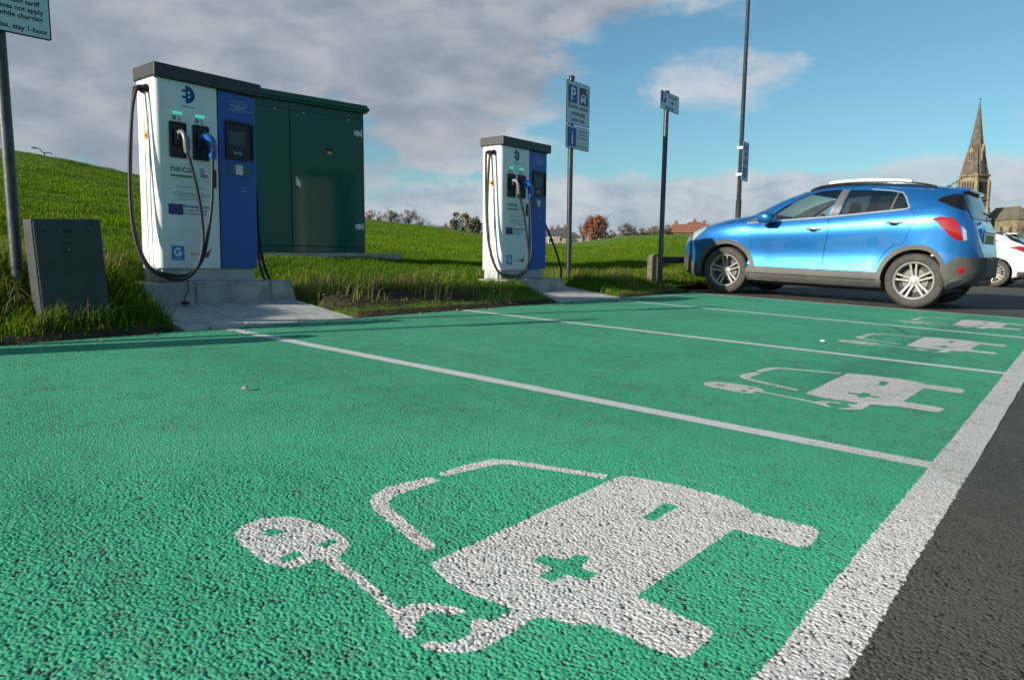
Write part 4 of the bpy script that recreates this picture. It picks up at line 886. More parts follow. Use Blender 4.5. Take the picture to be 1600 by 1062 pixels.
# ------------------------------------------------------------------ cars
def paint_mat(name, col, metal=.45, rough=.33):
    m, nt, b = new_mat(name); v = coords(nt)
    fl_ = noise_n(nt, v, 900, 1); c = mix_n(nt, fl_, tuple(x*.85 for x in col), tuple(x*1.15 for x in col))
    d = math_n(nt, 'MULTIPLY', ramp_n(nt, noise_n(nt, v, 4, 6, .7), .5, .8), .10); c = mix_n(nt, d, c, (.25, .24, .22))
    nt.links.new(c, b.inputs['Base Color']); b.inputs['Metallic'].default_value = metal; b.inputs['Roughness'].default_value = rough
    b.inputs['Coat Weight'].default_value = 1; b.inputs['Coat Roughness'].default_value = .03; return m
M['paint_blue'] = paint_mat('metallic_blue_paint', (.020, .180, .50), .62, .30)
M['paint_white'] = paint_mat('silvery_white_paint', (.66, .68, .70), .1, .35)
M['clad'] = mat('grey_plastic_cladding', (.060, .058, .054), .55, var=.12, dirt=(.13, .12, .10), dirt_amt=.5, dirt_scale=4)
M['tyre'] = mat('tyre_rubber', (.040, .037, .033), .75, var=.2, dirt=(.10, .09, .075), dirt_amt=.6, dirt_scale=8)
M['alloy'] = mat('alloy_wheel', (.36, .345, .32), .5, .35, var=.06)
M['wheel_dark'] = mat('brake_dark', (.018, .017, .016), .6, var=.2)
M['rail_silver'] = mat('satin_silver_rail', (.72, .72, .71), .35, .25, var=.03)
M['brake'] = mat('brake_iron', (.12, .11, .10), .5, .5)
M['chrome'] = mat('chrome', (.80, .80, .80), .22, .75, var=.02)
M['gloss_black'] = mat('gloss_black', (.012, .012, .013), .10, var=.1, spec=.28)
M['pillar'] = mat('grey_pillar_trim', (.14, .135, .13), .28, .3, var=.06)
M['interior'] = mat('dark_cabin_trim', (.075, .075, .074), .8, var=.15)
M['seat_cloth'] = mat('grey_seat_cloth', (.16, .155, .15), .85, var=.15)
M['lamp_red'] = mat('red_lamp_lens', (.30, .004, .008), .14, var=.05, coat=.8)
M['lamp_clear'] = mat('clear_lamp_lens', (.55, .57, .60), .10, .5, var=.05, coat=.8)
M['plate_yellow'] = mat('number_plate_yellow', (.40, .30, .04), .5)
def glass_mat(name, tint, opaque, refl=.06):
    m, nt, b = new_mat(name); out = nt.nodes['Material Output']
    gl = N(nt, 'ShaderNodeBsdfGlossy', i_Roughness=.02); gl.inputs[0].default_value = (.9, .95, 1, 1); tr = N(nt, 'ShaderNodeBsdfTransparent'); tr.inputs[0].default_value = (*tint, 1)
    di = N(nt, 'ShaderNodeBsdfDiffuse'); di.inputs[0].default_value = (.02, .03, .03, 1)
    lw = N(nt, 'ShaderNodeLayerWeight', i_Blend=.5); fr = math_n(nt, 'MULTIPLY_ADD', math_n(nt, 'POWER', lw.outputs['Facing'], 4.0), .75, .045); m1 = N(nt, 'ShaderNodeMixShader', i_0=opaque); nt.links.new(tr.outputs[0], m1.inputs[1]); nt.links.new(di.outputs[0], m1.inputs[2])
    m2 = N(nt, 'ShaderNodeMixShader'); nt.links.new(math_n(nt, 'ADD', fr, refl, clamp=True), m2.inputs[0]); nt.links.new(m1.outputs[0], m2.inputs[1]); nt.links.new(gl.outputs[0], m2.inputs[2]); nt.links.new(m2.outputs[0], out.inputs[0]); return m
M['glass_clear'] = glass_mat('side_glass', (.70, .86, .80), .03, .10); M['glass_tint'] = glass_mat('tinted_glass', (.20, .23, .23), .25, .07)

def chaikin(P, it=2):
    for _ in range(it):
        Q = [P[0]]
        for a, b_ in zip(P[:-1], P[1:]): Q += [a*.75+b_*.25, a*.25+b_*.75]
        P = Q+[P[-1]]
    return P
def spl(tab, x):
    """smooth interpolation of a (x, value) table given front to rear (descending x)"""
    xs = [-t[0] for t in tab]; ys = [t[1] for t in tab]; x = -x
    i = max(0, min(len(xs)-2, int(np.searchsorted(xs, x))-1)); h = xs[i+1]-xs[i]; t = min(1, max(0, (x-xs[i])/h))
    def m(k):
        if k == 0: return (ys[1]-ys[0])/(xs[1]-xs[0])
        if k == len(xs)-1: return (ys[-1]-ys[-2])/(xs[-1]-xs[-2])
        d0 = (ys[k]-ys[k-1])/(xs[k]-xs[k-1]); d1 = (ys[k+1]-ys[k])/(xs[k+1]-xs[k])
        if d0*d1 <= 0: return 0
        return 2*d0*d1/(d0+d1)
    a, b_ = m(i)*h, m(i+1)*h
    return (2*t**3-3*t*t+1)*ys[i]+(t**3-2*t*t+t)*a+(-2*t**3+3*t*t)*ys[i+1]+(t**3-t*t)*b_
class CarShape:
    def __init__(s, zs=1.0, tweak=None):
        s.T = dict(
         top=[(2.13, .62), (2.12, .74), (2.08, .85), (2.0, .92), (1.85, .985), (1.6, 1.065), (1.3, 1.13), (1.05, 1.172), (.95, 1.205), (.7, 1.345), (.45, 1.46), (.2, 1.54), (-.1, 1.595), (-.5, 1.613), (-.9, 1.60), (-1.3, 1.567), (-1.6, 1.532), (-1.72, 1.50), (-1.78, 1.42), (-1.86, 1.25), (-1.92, 1.15), (-1.98, 1.08), (-2.02, .99), (-2.05, .88), (-2.09, .78), (-2.12, .68)],
         sh=[(2.13, .57), (2.1, .68), (2.0, .82), (1.85, .90), (1.6, .98), (1.3, 1.03), (1.05, 1.05), (.8, 1.06), (-.15, 1.135), (-1.15, 1.225), (-1.5, 1.245), (-1.7, 1.21), (-1.86, 1.10), (-1.98, .98), (-2.05, .82), (-2.12, .63)],
         w=[(2.13, .50), (2.10, .60), (2.05, .68), (1.95, .77), (1.8, .838), (1.6, .872), (1.27, .886), (.85, .874), (0, .872), (-.8, .878), (-1.27, .890), (-1.6, .872), (-1.8, .835), (-1.95, .775), (-2.05, .67), (-2.10, .55), (-2.12, .46)],
         re=[(2.13, .42), (1.9, .60), (1.6, .68), (1.3, .72), (1.05, .735), (.95, .735), (.7, .70), (.45, .672), (.2, .655), (-.5, .642), (-1.2, .628), (-1.6, .60), (-1.72, .585), (-1.86, .63), (-1.95, .65), (-2.05, .60), (-2.12, .46)],
         bot=[(2.13, .50), (2.08, .36), (1.95, .25), (1.7, .21), (0, .215), (-1.6, .24), (-1.9, .33), (-2.06, .40), (-2.12, .50)])
        if tweak: s.T.update(tweak)
        s.zs = zs; s.k_rear = .19 if zs == 1.0 else .0
        s.xs = np.concatenate([np.linspace(2.13, 1.9, 16), np.linspace(1.88, -1.66, 70), np.linspace(-1.68, -2.12, 34)])
        s.rings = [s.ring(x) for x in s.xs]
        s.side = []
        for r in s.rings:
            k = int(np.argmax([p[0] for p in r])); zz = [p[1] for p in r]; yy = [p[0] for p in r]
            i0 = 6; s.side.append((np.maximum.accumulate(np.array(zz[i0:])+np.arange(len(zz)-i0)*1e-6), np.array(yy[i0:])))
    def mx(s, u): return u+s.k_rear*max(0.0, -1.40-u)/.72
    def ring(s, x):
        t, h, w, re_, bo = (spl(s.T[k], x) for k in ('top', 'sh', 'w', 're', 'bot'))
        h = min(h, t-.05); g = max(0.0, t-h); ws = w*(.955 if g < .16 else .955-.012); zre = t-min(.075, .35*g); V = lambda a, b_: np.array((a, b_))
        mid = 1-abs(x)/2.2
        c_ = max(0, min(1, (1.15-abs(x+.05))*2.5)); H_ = h-bo
        P = [V(0, bo), V(w*.75, bo), V(w*.93, bo+.005), V(w*.985, bo+.05), V(w*.998, bo+.16*H_), V(w*(.992-.018*c_), bo+.34*H_), V(w*(.988-.022*c_), bo+.50*H_), V(w*(.996-.006*c_), bo+.66*H_), V(w*1.002, bo+.78*H_), V(w*.990, bo+.90*H_), V(ws, h), V(ws-.016, h+.03*min(1, g/.3))]
        a = P[-1]; b_ = V(re_, zre); bulge = .030*min(1, g/.4)
        for q in (.35, .7, .93): p = a*(1-q)+b_*q; P.append(V(p[0]+bulge*4*q*(1-q), p[1]))
        P += [b_, V(re_*.90, zre+.55*(t-zre)), V(re_*.6, t-.12*(t-zre)), V(re_*.3, t-.02*(t-zre)), V(0, t)]
        P = chaikin(P, 2); return [V(p[0], p[1]*s.zs) for p in P]
    def y(s, x, z):
        i = int(np.clip(np.searchsorted(-s.xs, -x)-1, 0, len(s.xs)-2)); t = (s.xs[i]-x)/(s.xs[i]-s.xs[i+1]); t = min(1, max(0, t))
        a = np.interp(z, *s.side[i]); b_ = np.interp(z, *s.side[i+1]); return a*(1-t)+b_*t
    def pt(s, x, z, off, side):
        e = .01; y0 = s.y(x, z); nx_ = -(s.y(x+e, z)-s.y(x-e, z))/(2*e); nz_ = -(s.y(x, z+e)-s.y(x, z-e))/(2*e); L = math.sqrt(1+nx_*nx_+nz_*nz_)
        return Vector((s.mx(x)+nx_/L*off, side*(y0+off/L), z+nz_/L*off))
    def shell(s):
        n = len(s.rings[0]); vs = []; fs = []
        for x, r in zip(s.xs, s.rings):
            X_ = s.mx(x); vs += [(X_, p[0], p[1]) for p in r]+[(X_, -p[0], p[1]) for p in r[1:-1][::-1]]
        m = 2*n-2
        for i in range(len(s.xs)-1):
            for k in range(m): fs.append((i*m+k, i*m+(k+1) % m, (i+1)*m+(k+1) % m, (i+1)*m+k))
        fs.append(tuple(range(m))[::-1]); fs.append(tuple((len(s.xs)-1)*m+k for k in range(m)))
        return vs, fs
    def patch(s, mb, outline, off, side, th=.004, grid=.045):
        out = []
        for i in range(len(outline)):                      # densify the edge so that it follows the curved flank
            p, q = outline[i], outline[(i+1) % len(outline)]; L = math.hypot(q[0]-p[0], q[1]-p[1]); k = max(1, int(L/.05)); out += [(p[0]+(q[0]-p[0])*j/k, p[1]+(q[1]-p[1])*j/k) for j in range(k)]
        mb.poly(out, lambda u, v, d: s.pt(u, v, off if d > 0 else off-th, side), th=th, grid=grid, smooth=True)
    def band(s, mb, x0, x1, zlo, zhi, off, nx_=14, nz_=6, cap=False):
        """wrap-round strip of the flank between two heights; cap closes it across the end x1"""
        for side in (1, -1):
            vs = []; fs = []
            for i in range(nx_+1):
                x = x0+(x1-x0)*(1-(1-i/nx_)**1.7)
                for j in range(nz_+1): z = zlo(x)+(zhi(x)-zlo(x))*j/nz_; vs.append(s.pt(x, z, off, side))
            for i in range(nx_):
                for j in range(nz_): q = (i*(nz_+1)+j, i*(nz_+1)+j+1, (i+1)*(nz_+1)+j+1, (i+1)*(nz_+1)+j); fs.append(q if side*(x1-x0) < 0 else q[::-1])
            mb.add(vs, fs, True)
            if cap: e_ = vs[-(nz_+1):]
            if cap and side == 1: right = e_
        if cap:
            dx = math.copysign(off, x1); k = len(e_)
            mb.add([Vector((p.x, p.y, p.z)) for p in right]+[Vector((p.x, p.y, p.z)) for p in e_], [(j, j+1, k+j+1, k+j) for j in range(k-1)])
def arc(cx, cz, r, a0, a1, n=22): return [(cx+r*math.cos(R(a0+(a1-a0)*k/n)), cz+r*math.sin(R(a0+(a1-a0)*k/n))) for k in range(n+1)]
def make_wheel(parent, x, y, side, r=.345, rim=.236, w=.215, style=5):
    """wheel > tyre, hub, brake disc; side = +1 outwards along +y"""
    mb = MB(); hw = w/2
    mb.lathe([(rim-.012, -hw+.02), (rim-.004, -hw+.008), (rim, hw*.7), (rim+.006, hw-.006), (rim-.004, hw-.002), (rim-.018, hw-.010), (rim-.022, hw-.03), (rim-.03, -hw*.2), (rim-.03, -hw+.02)], 40, 'y')
    for k in range(5):
        a = R(72*k+90)
        for off in (-.155, .155):
            c, s_ = math.cos(a), math.sin(a); p0 = Vector((c*.045-s_*off*.11, 0, s_*.045+c*off*.11)); p1 = Vector((math.cos(a+off*1.05)*(rim-.012), 0, math.sin(a+off*1.05)*(rim-.012)))
            d = (p1-p0).normalized(); nrm = Vector((-d.z, 0, d.x)); vs = []
            for p, wd, dep in ((p0, .016, .052), (p0.lerp(p1, .5), .0125, .038), (p1, .015, .022)):
                for sg in (-1, 1): vs += [p+nrm*wd*sg+Vector((0, hw-dep-.03, 0)), p+nrm*wd*.78*sg+Vector((0, hw-dep, 0))]
            # order per station: (-low,-high,+low,+high)
            fs = []
            for q in range(2):
                b0, b1 = q*4, q*4+4
                fs += [(b0+1, b1+1, b1+3, b0+3), (b0, b1, b1+1, b0+1), (b0+3, b1+3, b1+2, b0+2)]
            mb.add(vs, fs)
    mb.lathe([(0, hw-.034), (.026, hw-.035), (.030, hw-.042), (.060, hw-.050), (.068, hw-.066), (.06, hw-.09)], 24, 'y')
    wh = mb.build('wheel', M['alloy'], parent, True); wh.location = (x, y, r); wh.rotation_euler = (0, R(random.uniform(0, 72)), 0 if side > 0 else math.pi)
    mb = MB(); mb.lathe([(rim-.006, -hw), (rim+.02, -hw-.008), (r-.035, -hw-.006), (r-.010, -hw+.012), (r, -hw+.045), (r+.001, 0), (r, hw-.045), (r-.010, hw-.012), (r-.035, hw+.006), (r-.05, hw+.009), (rim+.03, hw+.008), (rim+.008, hw+.001), (rim-.004, hw-.006)], 56, 'y'); mb.build('tyre', M['tyre'], wh, True)
    mb = MB(); mb.lathe([(0, -.01), (rim-.035, -.012), (rim-.03, -.05), (0, -.06)], 32, 'y'); mb.build('wheel_liner', M['wheel_dark'], wh, True)
    mb = MB(); mb.lathe([(.05, .012), (.15, .012), (.15, -.008), (.05, -.008)], 32, 'y'); mb.build('brake_disc', M['brake'], wh, True)
    mb = MB()
    for k in range(5): a = R(72*k+54); mb.lathe([(0, hw-.036), (.007, hw-.036), (.009, hw-.055)], 8, 'y', (.045*math.cos(a), 0, .045*math.sin(a)))
    mb.lathe([(0, hw-.026), (.018, hw-.027), (.021, hw-.036)], 16, 'y'); mb.build('hub_cap', M['chrome'], wh, True)
    return wh
def prism_y(name, outline, y0, y1, mats, idx):
    n = len(outline); vs = [(p[0], y0, p[1]) for p in outline]+[(p[0], y1, p[1]) for p in outline]
    fs = [tuple(range(n)), tuple(range(2*n-1, n-1, -1))]+[(i, n+i, n+(i+1) % n, (i+1) % n) for i in range(n)]
    o = mesh(name, vs, fs, mats, idx=[idx]*len(fs)); bm = bmesh.new(); bm.from_mesh(o.data); bmesh.ops.recalc_face_normals(bm, faces=bm.faces[:]); bm.to_mesh(o.data); bm.free(); return o

def build_car(t, S, paint, win_f, win_r, zs=1.0, suv=True):
    bc = [paint, M['interior']]; vs, fs = S.shell(); body = mesh('body', vs, fs, bc, t, smooth=True)
    bm = bmesh.new(); bm.from_mesh(body.data); bmesh.ops.recalc_face_normals(bm, faces=bm.faces[:]); bm.to_mesh(body.data); bm.free()
    Z = lambda pts: [(p[0], p[1]*zs) for p in pts]
    cut = []
    for ax in (1.272, -1.272):
        for sd_ in (1, -1):
            cut.append(prism_y('cutter', arc(ax, .345, .392, 0, 360, 40)[:-1], sd_*.52, sd_*1.2, bc, 1))
    # cabin hollow, tapering towards the roof
    lo = [(.80, .46), (-1.55, .46)]; vs = []
    for (x0, x1, yy, z) in ((.72, -1.42, .74, .46), (.80, -1.46, .775, 1.06), (.18, -1.32, .60, 1.51)):
        vs += [(x0, yy, z*zs), (x0, -yy, z*zs), (x1, -yy, z*zs), (x1, yy, z*zs)]
    fs = [(3, 2, 1, 0), (8, 9, 10, 11)]+[(a+k, a+(k+1) % 4, a+4+(k+1) % 4, a+4+k) for a in (0, 4) for k in range(4)]
    o = mesh('cutter', vs, fs, bc, idx=[1]*len(fs)); bm = bmesh.new(); bm.from_mesh(o.data); bmesh.ops.recalc_face_normals(bm, faces=bm.faces[:]); bm.to_mesh(o.data); bm.free(); cut.append(o)
    cut.append(prism_y('cutter', Z(win_f), -1.2, 1.2, bc, 1)); cut.append(prism_y('cutter', Z(win_r), -1.2, 1.2, bc, 1))
    # windscreen opening
    ws = [(.90, 1.22), (.34, 1.475), (.20, 1.30), (.70, 1.06)]; wz = Z([(1.02, 1.28), (.30, 1.60), (.22, 1.42), (.80, 1.08)])
    cut.append(prism_y('cutter', wz, -.635, .635, bc, 1))
    apply_bool(body, cut)
    me = body.data
    if not len(me.polygons): print('BOOLEAN FAILED')
    at_ = me.attributes.get('sharp_face')
    for p in me.polygons: p.use_smooth = p.material_index == 0
    # flat shading where the flank meets a cut edge
    bm = bmesh.new(); bm.from_mesh(me)
    for e_ in bm.edges:
        if len(e_.link_faces) == 2 and e_.link_faces[0].material_index != e_.link_faces[1].material_index: e_.smooth = False
    bm.to_mesh(me); bm.free()
    # windscreen and rear window follow the rings of the shell
    for nm, xa, xb, q0, gm in (('windscreen', .97, .27, .66, 'glass_clear'), ('rear_window', -1.745, -1.915, .60, 'gloss_black')):
        mb = MB(); st = [r for x, r in zip(S.xs, S.rings) if min(xa, xb)-.02 <= x <= max(xa, xb)+.02]; sx_ = [x for x in S.xs if min(xa, xb)-.02 <= x <= max(xa, xb)+.02]; vs = []; nn = 13
        for x, r in zip(sx_, st):
            yy = np.array([p[0] for p in r][::-1]); zz = np.array([p[1] for p in r][::-1]); k_ = int(np.argmax(yy)); yy = np.maximum.accumulate(yy[:k_+1]); zz = zz[:k_+1]
            for k in range(nn): y_ = -q0+2*q0*k/(nn-1); vs.append((S.mx(x)+.003, y_, float(np.interp(abs(y_), yy, zz))+.005) if nm == 'windscreen' else (S.mx(x)-.006, y_, float(np.interp(abs(y_), yy, zz))+.004))
        mb.add(vs, [(i*nn+k, i*nn+k+1, (i+1)*nn+k+1, (i+1)*nn+k) for i in range(len(sx_)-1) for k in range(nn-1)], True); mb.build(nm, M[gm], t)
    # side windows, trims, doors, lamps on both flanks
    for sd_ in (1, -1):
        mb = MB(); S.patch(mb, Z(win_f), -.010, sd_, .003); mb.build('side_window', M['glass_clear'], t, True)
        mb = MB(); S.patch(mb, Z(win_r), -.010, sd_, .003); mb.build('side_window', M['glass_tint'], t, True)
    # wheels
    for x in (1.272, -1.272):
        for sd_ in (1, -1): make_wheel(t, x, sd_*.772, sd_)
    # cabin
    mb = MB(); mb.box(.35, .80, -.66, .66, .75*zs, 1.03*zs, .05, 3); mb.build('dashboard', M['interior'], t)
    mb = MB(); pts = [Vector((.30+.06*math.sin(R(a_))*.9, -.36+.185*math.cos(R(a_)), (1.06+.165*math.sin(R(a_)))*zs)) for a_ in range(0, 360, 15)]; mb.tube(pts+[pts[0]], .015, 8, False); mb.box(.29, .33, -.50, -.22, 1.045*zs, 1.075*zs, .01); mb.build('steering_wheel', M['interior'], t)
    for (x, y_) in ((-.15, .36), (-.15, -.36), (-1.0, .36), (-1.0, -.36)):
        mb = MB(); mb.box(x-.07, x+.45, y_-.24, y_+.24, .52*zs, .66*zs, .05, 3); mb.box(-.06, .07, y_-.24, y_+.24, -.02, .56*zs, .05, 3, Matrix.Translation((x-.05, 0, .62*zs)) @ Matrix.Rotation(R(-14), 4, 'Y'))
        mb.box(-.045, .05, y_-.13, y_+.13, .575*zs, .74*zs, .04, 3, Matrix.Translation((x-.05, 0, .62*zs)) @ Matrix.Rotation(R(-12), 4, 'Y')); mb.build('seat', M['seat_cloth'], t)
    return body
WF = [(.735, 1.072), (.63, 1.175), (.52, 1.262), (.38, 1.352), (.22, 1.432), (.05, 1.485), (-.12, 1.505), (-.245, 1.505), (-.135, 1.142)]
WR = [(-.265, 1.155), (-.352, 1.498), (-.62, 1.492), (-.86, 1.470), (-1.00, 1.440), (-1.045, 1.39), (-1.115, 1.262), (-1.09, 1.245)]
def blue_car():
    t = thing('parked_car', 'metallic blue compact SUV parked nose to the grass beside the green bays', 'car'); S = CarShape()
    build_car(t, S, M['paint_blue'], WF, WR)
    zc = lambda x: .43+(.015*(1-(x+.2)))*.9
    for sd_ in (1, -1):
        # doors stand a hair proud of a dark seal
        fd = [(.935, .445), (.905, .60), (.90, .78), (.925, .93), (.975, 1.045), (-.150, 1.118), (-.165, .95), (-.135, .70), (-.11, .445)]
        rd = [(-.122, .445), (-.147, .70), (-.177, .95), (-.162, 1.118), (-1.13, 1.222), (-1.205, 1.16), (-1.17, 1.0), (-1.10, .80), (-1.02, .80), (-.93, .72), (-.85, .60), (-.80, .445)]
        fd = [(p.x, p.y) for p in smooth_curve([(x, z, 0) for x, z in fd[:5]], 4)]+[(p.x, p.y) for p in smooth_curve([(x, z, 0) for x, z in fd[5:]], 4)]
        rd = [(p.x, p.y) for p in smooth_curve([(x, z, 0) for x, z in rd[:4]], 4)]+[(p.x, p.y) for p in smooth_curve([(x, z, 0) for x, z in rd[4:]], 4)]
        for k_, o_ in enumerate((fd, rd)):
            c0 = sum(p[0] for p in o_)/len(o_); c1_ = sum(p[1] for p in o_)/len(o_)
            mb = MB(); S.patch(mb, [(p[0]+(.0035 if p[0] > c0 else -.0035), p[1]+(.002 if p[1] > c1_ else -.004)) for p in o_], .0015, sd_, .003); mb.build('door_seal', M['gloss_black'], t, True)
            mb = MB(); S.patch(mb, o_, .006, sd_, .004, .04); d = mb.build('door', M['paint_blue'], t, True)
            hx, hz = (.02, .968) if k_ == 0 else (-.985, 1.062)
            mb = MB(); pts = [S.pt(hx+.105-.21*k/8, hz+.006*math.sin(math.pi*k/8), .012+.026*math.sin(math.pi*k/8), sd_) for k in range(9)]; mb.tube(pts, [.007, .012, .0145, .015, .015, .015, .0145, .012, .007], 10); mb.build('handle', M['chrome'], d)
            mb = MB(); S.patch(mb, ellipse(hx, hz-.012, .055, .026, 14), .008, sd_, .002, .03); mb.build('handle_recess', M['gloss_black'], d, True)
        mb = MB(); S.patch(mb, [(.985, .215), (.90, .235), (-.80, .235), (-.885, .215), (-.90, .30), (-.845, .43), (-.12, .43), (.925, .43), (.96, .36)], .010, sd_, .008); mb.build('sill_cladding', M['clad'], t, True)
        mb = MB(); S.patch(mb, [(.925, .335), (.92, .325), (-.83, .325), (-.83, .335)], .013, sd_, .004); mb.build('sill_groove', M['gloss_black'], t, True)
        for ax in (1.272, -1.272):
            mb = MB(); S.patch(mb, arc(ax, .345, .392, -14 if ax > 0 else -14, 194, 30)+arc(ax, .345, .452, 194, -14, 30), .012, sd_, .012, .05); mb.build('arch_trim', M['clad'], t, True)
        mb = MB(); S.patch(mb, [(-.152, 1.150), (-.255, 1.508), (-.345, 1.504), (-.258, 1.160)], .004, sd_, .004); mb.build('pillar_trim', M['pillar'], t, True)
        mb = MB(); S.patch(mb, [(-.90, 1.235), (-.945, 1.452), (-.965, 1.450), (-.925, 1.236)], .001, sd_, .003); mb.build('pillar_trim', M['pillar'], t, True)
        mb = MB(); S.patch(mb, [(1.0, 1.055), (.86, 1.135), (.80, 1.165), (.755, 1.155), (.80, 1.07)], .006, sd_, .004); mb.build('quarter_trim', M['pillar'], t, True)
        mb = MB(); S.patch(mb, [(.99, 1.032), (.735, 1.052), (-.14, 1.122), (-.265, 1.135), (-1.09, 1.225), (-1.14, 1.250), (-1.065, 1.395), (-1.01, 1.455), (-.86, 1.488), (-.62, 1.508), (-.62, 1.50), (-.86, 1.478), (-1.0, 1.447), (-1.045, 1.395), (-1.118, 1.262), (-1.09, 1.245), (-.265, 1.155), (-.14, 1.142), (.735, 1.072), (.99, 1.046)], .009, sd_, .006, .03); mb.build('chrome_strip', M['chrome'], t, True)
        mb = MB(); S.patch(mb, [(1.94, .755), (1.95, .80), (1.90, .865), (1.80, .93), (1.64, .975), (1.66, .93), (1.74, .865), (1.84, .775)], .006, sd_, .006, .03); hl = mb.build('headlight', M['lamp_clear'], t, True)
        mb = MB(); S.patch(mb, [(-1.40, 1.118), (-1.52, 1.143), (-1.70, 1.130), (-1.80, 1.05), (-1.87, .86), (-1.80, .862), (-1.69, .915), (-1.58, 1.0), (-1.50, 1.065)], .010, sd_, .010, .03); tl = mb.build('tail_lamp', M['lamp_red'], t, True)
        mb = MB(); S.patch(mb, [(-1.835, 1.03), (-1.90, .98), (-1.925, .87), (-1.885, .855), (-1.86, .93)], .012, sd_, .008, .03); mb.build('reversing_lens', M['lamp_clear'], tl, True)
        mb = MB(); S.patch(mb, [(-1.42, 1.345), (-1.50, 1.395), (-1.62, 1.425), (-1.735, 1.43), (-1.86, 1.215), (-1.80, 1.225), (-1.66, 1.265)], .005, sd_, .004, .03); mb.build('quarter_glass', M['gloss_black'], t, True)
        mb = MB(); S.patch(mb, [(-1.83, .53), (-1.91, .545), (-1.95, .475), (-1.87, .46)], .016, sd_, .006, .03); mb.build('reflector', M['lamp_red'], t, True)
        mb = MB(); S.patch(mb, [(1.06, .955), (.985, .965), (.99, .985), (1.05, .982)], .006, sd_, .004, .02); mb.build('side_repeater', M['lamp_clear'], t, True)
        # roof rail
        zr = lambda x: float(spl(S.T['top'], x))
        mb = MB(); pts = [Vector((x, sd_*(.585-.02*abs(x+.6)), zr(x)+(-.050 if q in (0, 9) else .012 if q in (1, 8) else .018))) for q, x in enumerate((.12, -.04, -.14, -.3, -.5, -.7, -.85, -.98, -1.06, -1.2))]
        mb.tube(smooth_curve(pts[1:-1], 4), .027, 10); mb.build('roof_rail', M['rail_silver'], t)
        mb = MB(); pts = [Vector((x, sd_*(.600-.02*abs(x+.6)), zr(x)+(-.045 if abs(x+.57) > .7 else -.022))) for x in (.20, .06, -.3, -.8, -1.15, -1.35)]; mb.tube(smooth_curve(pts, 4), .026, 8); mb.build('rail_base', M['gloss_black'], t)
        # door mirror
        mb = MB(); bm = bmesh.new(); bmesh.ops.create_uvsphere(bm, u_segments=20, v_segments=12, radius=1)
        for v in bm.verts:
            c_ = v.co; c_.x, c_.y, c_.z = [math.copysign(abs(q)**.72, q) for q in c_]; zz = c_.z*.084*(1+.15*c_.x); c_.x, c_.y, c_.z = c_.x*.135*(1 if c_.x > 0 else .75), c_.y*.125, zz
        mb.bm(bm, Matrix.Translation((.63, sd_*1.0, 1.115)), True); mr = mb.build('door_mirror', M['paint_blue'], t)
        mb = MB(); mb.box(.575, .70, min(sd_*.84, sd_*.96), max(sd_*.84, sd_*.96), 1.035, 1.085, .02, 3); mb.box(.56, .69, min(sd_*.90, sd_*1.09), max(sd_*.90, sd_*1.09), 1.044, 1.062, .008, 2); mb.build('mirror_foot', M['gloss_black'], mr)
    # bumpers in dark plastic, wrapping the ends
    mb = MB(); S.band(mb, -1.60, -2.118, lambda x: spl(S.T['bot'], x)+.008, lambda x: .56+.10*sst((-x-1.68)/.12), .014, 16, 6, True); rb = mb.build('rear_bumper', M['clad'], t, True)
    mb = MB(); mb.box(-1.96, -1.89, -.40, .40, .40, .66, .025, 3); mb.box(-1.90, -1.66, -.46, .46, .30, .42, .02, 2); mb.build('bumper_centre', M['clad'], rb)
    mb = MB(); S.band(mb, 1.66, 2.125, lambda x: spl(S.T['bot'], x)+.03, lambda x: .40+.16*sst((x-1.74)/.2), .012, 14, 5, True); fb = mb.build('front_bumper', M['clad'], t, True)
    mb = MB(); mb.box(2.10, 2.15, -.55, .55, .42, .60, .02, 2); mb.build('grille', M['gloss_black'], t)
    mb = MB(); bm = bmesh.new(); bmesh.ops.create_cube(bm, size=1)
    for v in bm.verts: v.co = Vector((-1.55 if v.co.x > 0 else -1.71, v.co.y*(1.08 if v.co.x > 0 else .90), (1.500 if v.co.z > 0 else 1.475) if v.co.x < 0 else (1.532 if v.co.z > 0 else 1.47)))
    bmesh.ops.bevel(bm, geom=bm.edges[:], offset=.010, segments=2, affect='EDGES'); mb.bm(bm); mb.build('spoiler', M['paint_blue'], t)
    mb = MB(); mb.box(-1.895, -1.84, -.40, .40, .81, 1.03, .03, 3); tg = mb.build('tailgate_panel', M['paint_blue'], t)
    mb = MB(); mb.box(-1.901, -1.89, -.26, .26, .835, .945, .004); mb.build('number_plate', M['plate_yellow'], tg)
    mb = MB(); mb.box(-1.912, -1.87, -.30, .30, .965, 1.0, .012, 2); mb.build('tailgate_grip', M['chrome'], tg)
    mb = MB(); mb.tube([(-1.82, 0, 1.17), (-1.89, 0, 1.165), (-1.895, .10, 1.175), (-1.84, .32, 1.215)], .010, 8); mb.box(-1.92, -1.83, -.05, .05, 1.13, 1.17, .012); mb.build('rear_wiper', M['black'], t)
    mb = MB(); mb.tube([(-1.36, 0, 1.565), (-1.42, 0, 1.615), (-1.68, 0, 1.80)], [.012, .0075, .0055], 8); mb.lathe([(.03, 0), (.024, .02), (0, .035)], 12, 'z', (-1.36, 0, 1.558)); mb.build('aerial', M['black'], t)
    mb = MB(); mb.box(-1.55, 1.6, -.62, .62, .17, .24, .03); mb.build('underbody', M['wheel_dark'], t)
    return t
A_, B_ = Vector((10.26, 1.80, 0)), Vector((10.41, 4.31, 0)); A_.z = float(plane(A_.x, A_.y)); B_.z = float(plane(B_.x, B_.y))
bc_ = blue_car(); fw = (B_-A_).normalized(); lf = Vector((0, 0, 1)).cross(fw).normalized(); up = fw.cross(lf)
o_ = (A_+B_)/2-lf*.875
rot = Matrix((fw, lf, up)).transposed(); bc_.location = o_+Vector((0, 0, .002)); bc_.rotation_euler = rot.to_euler()
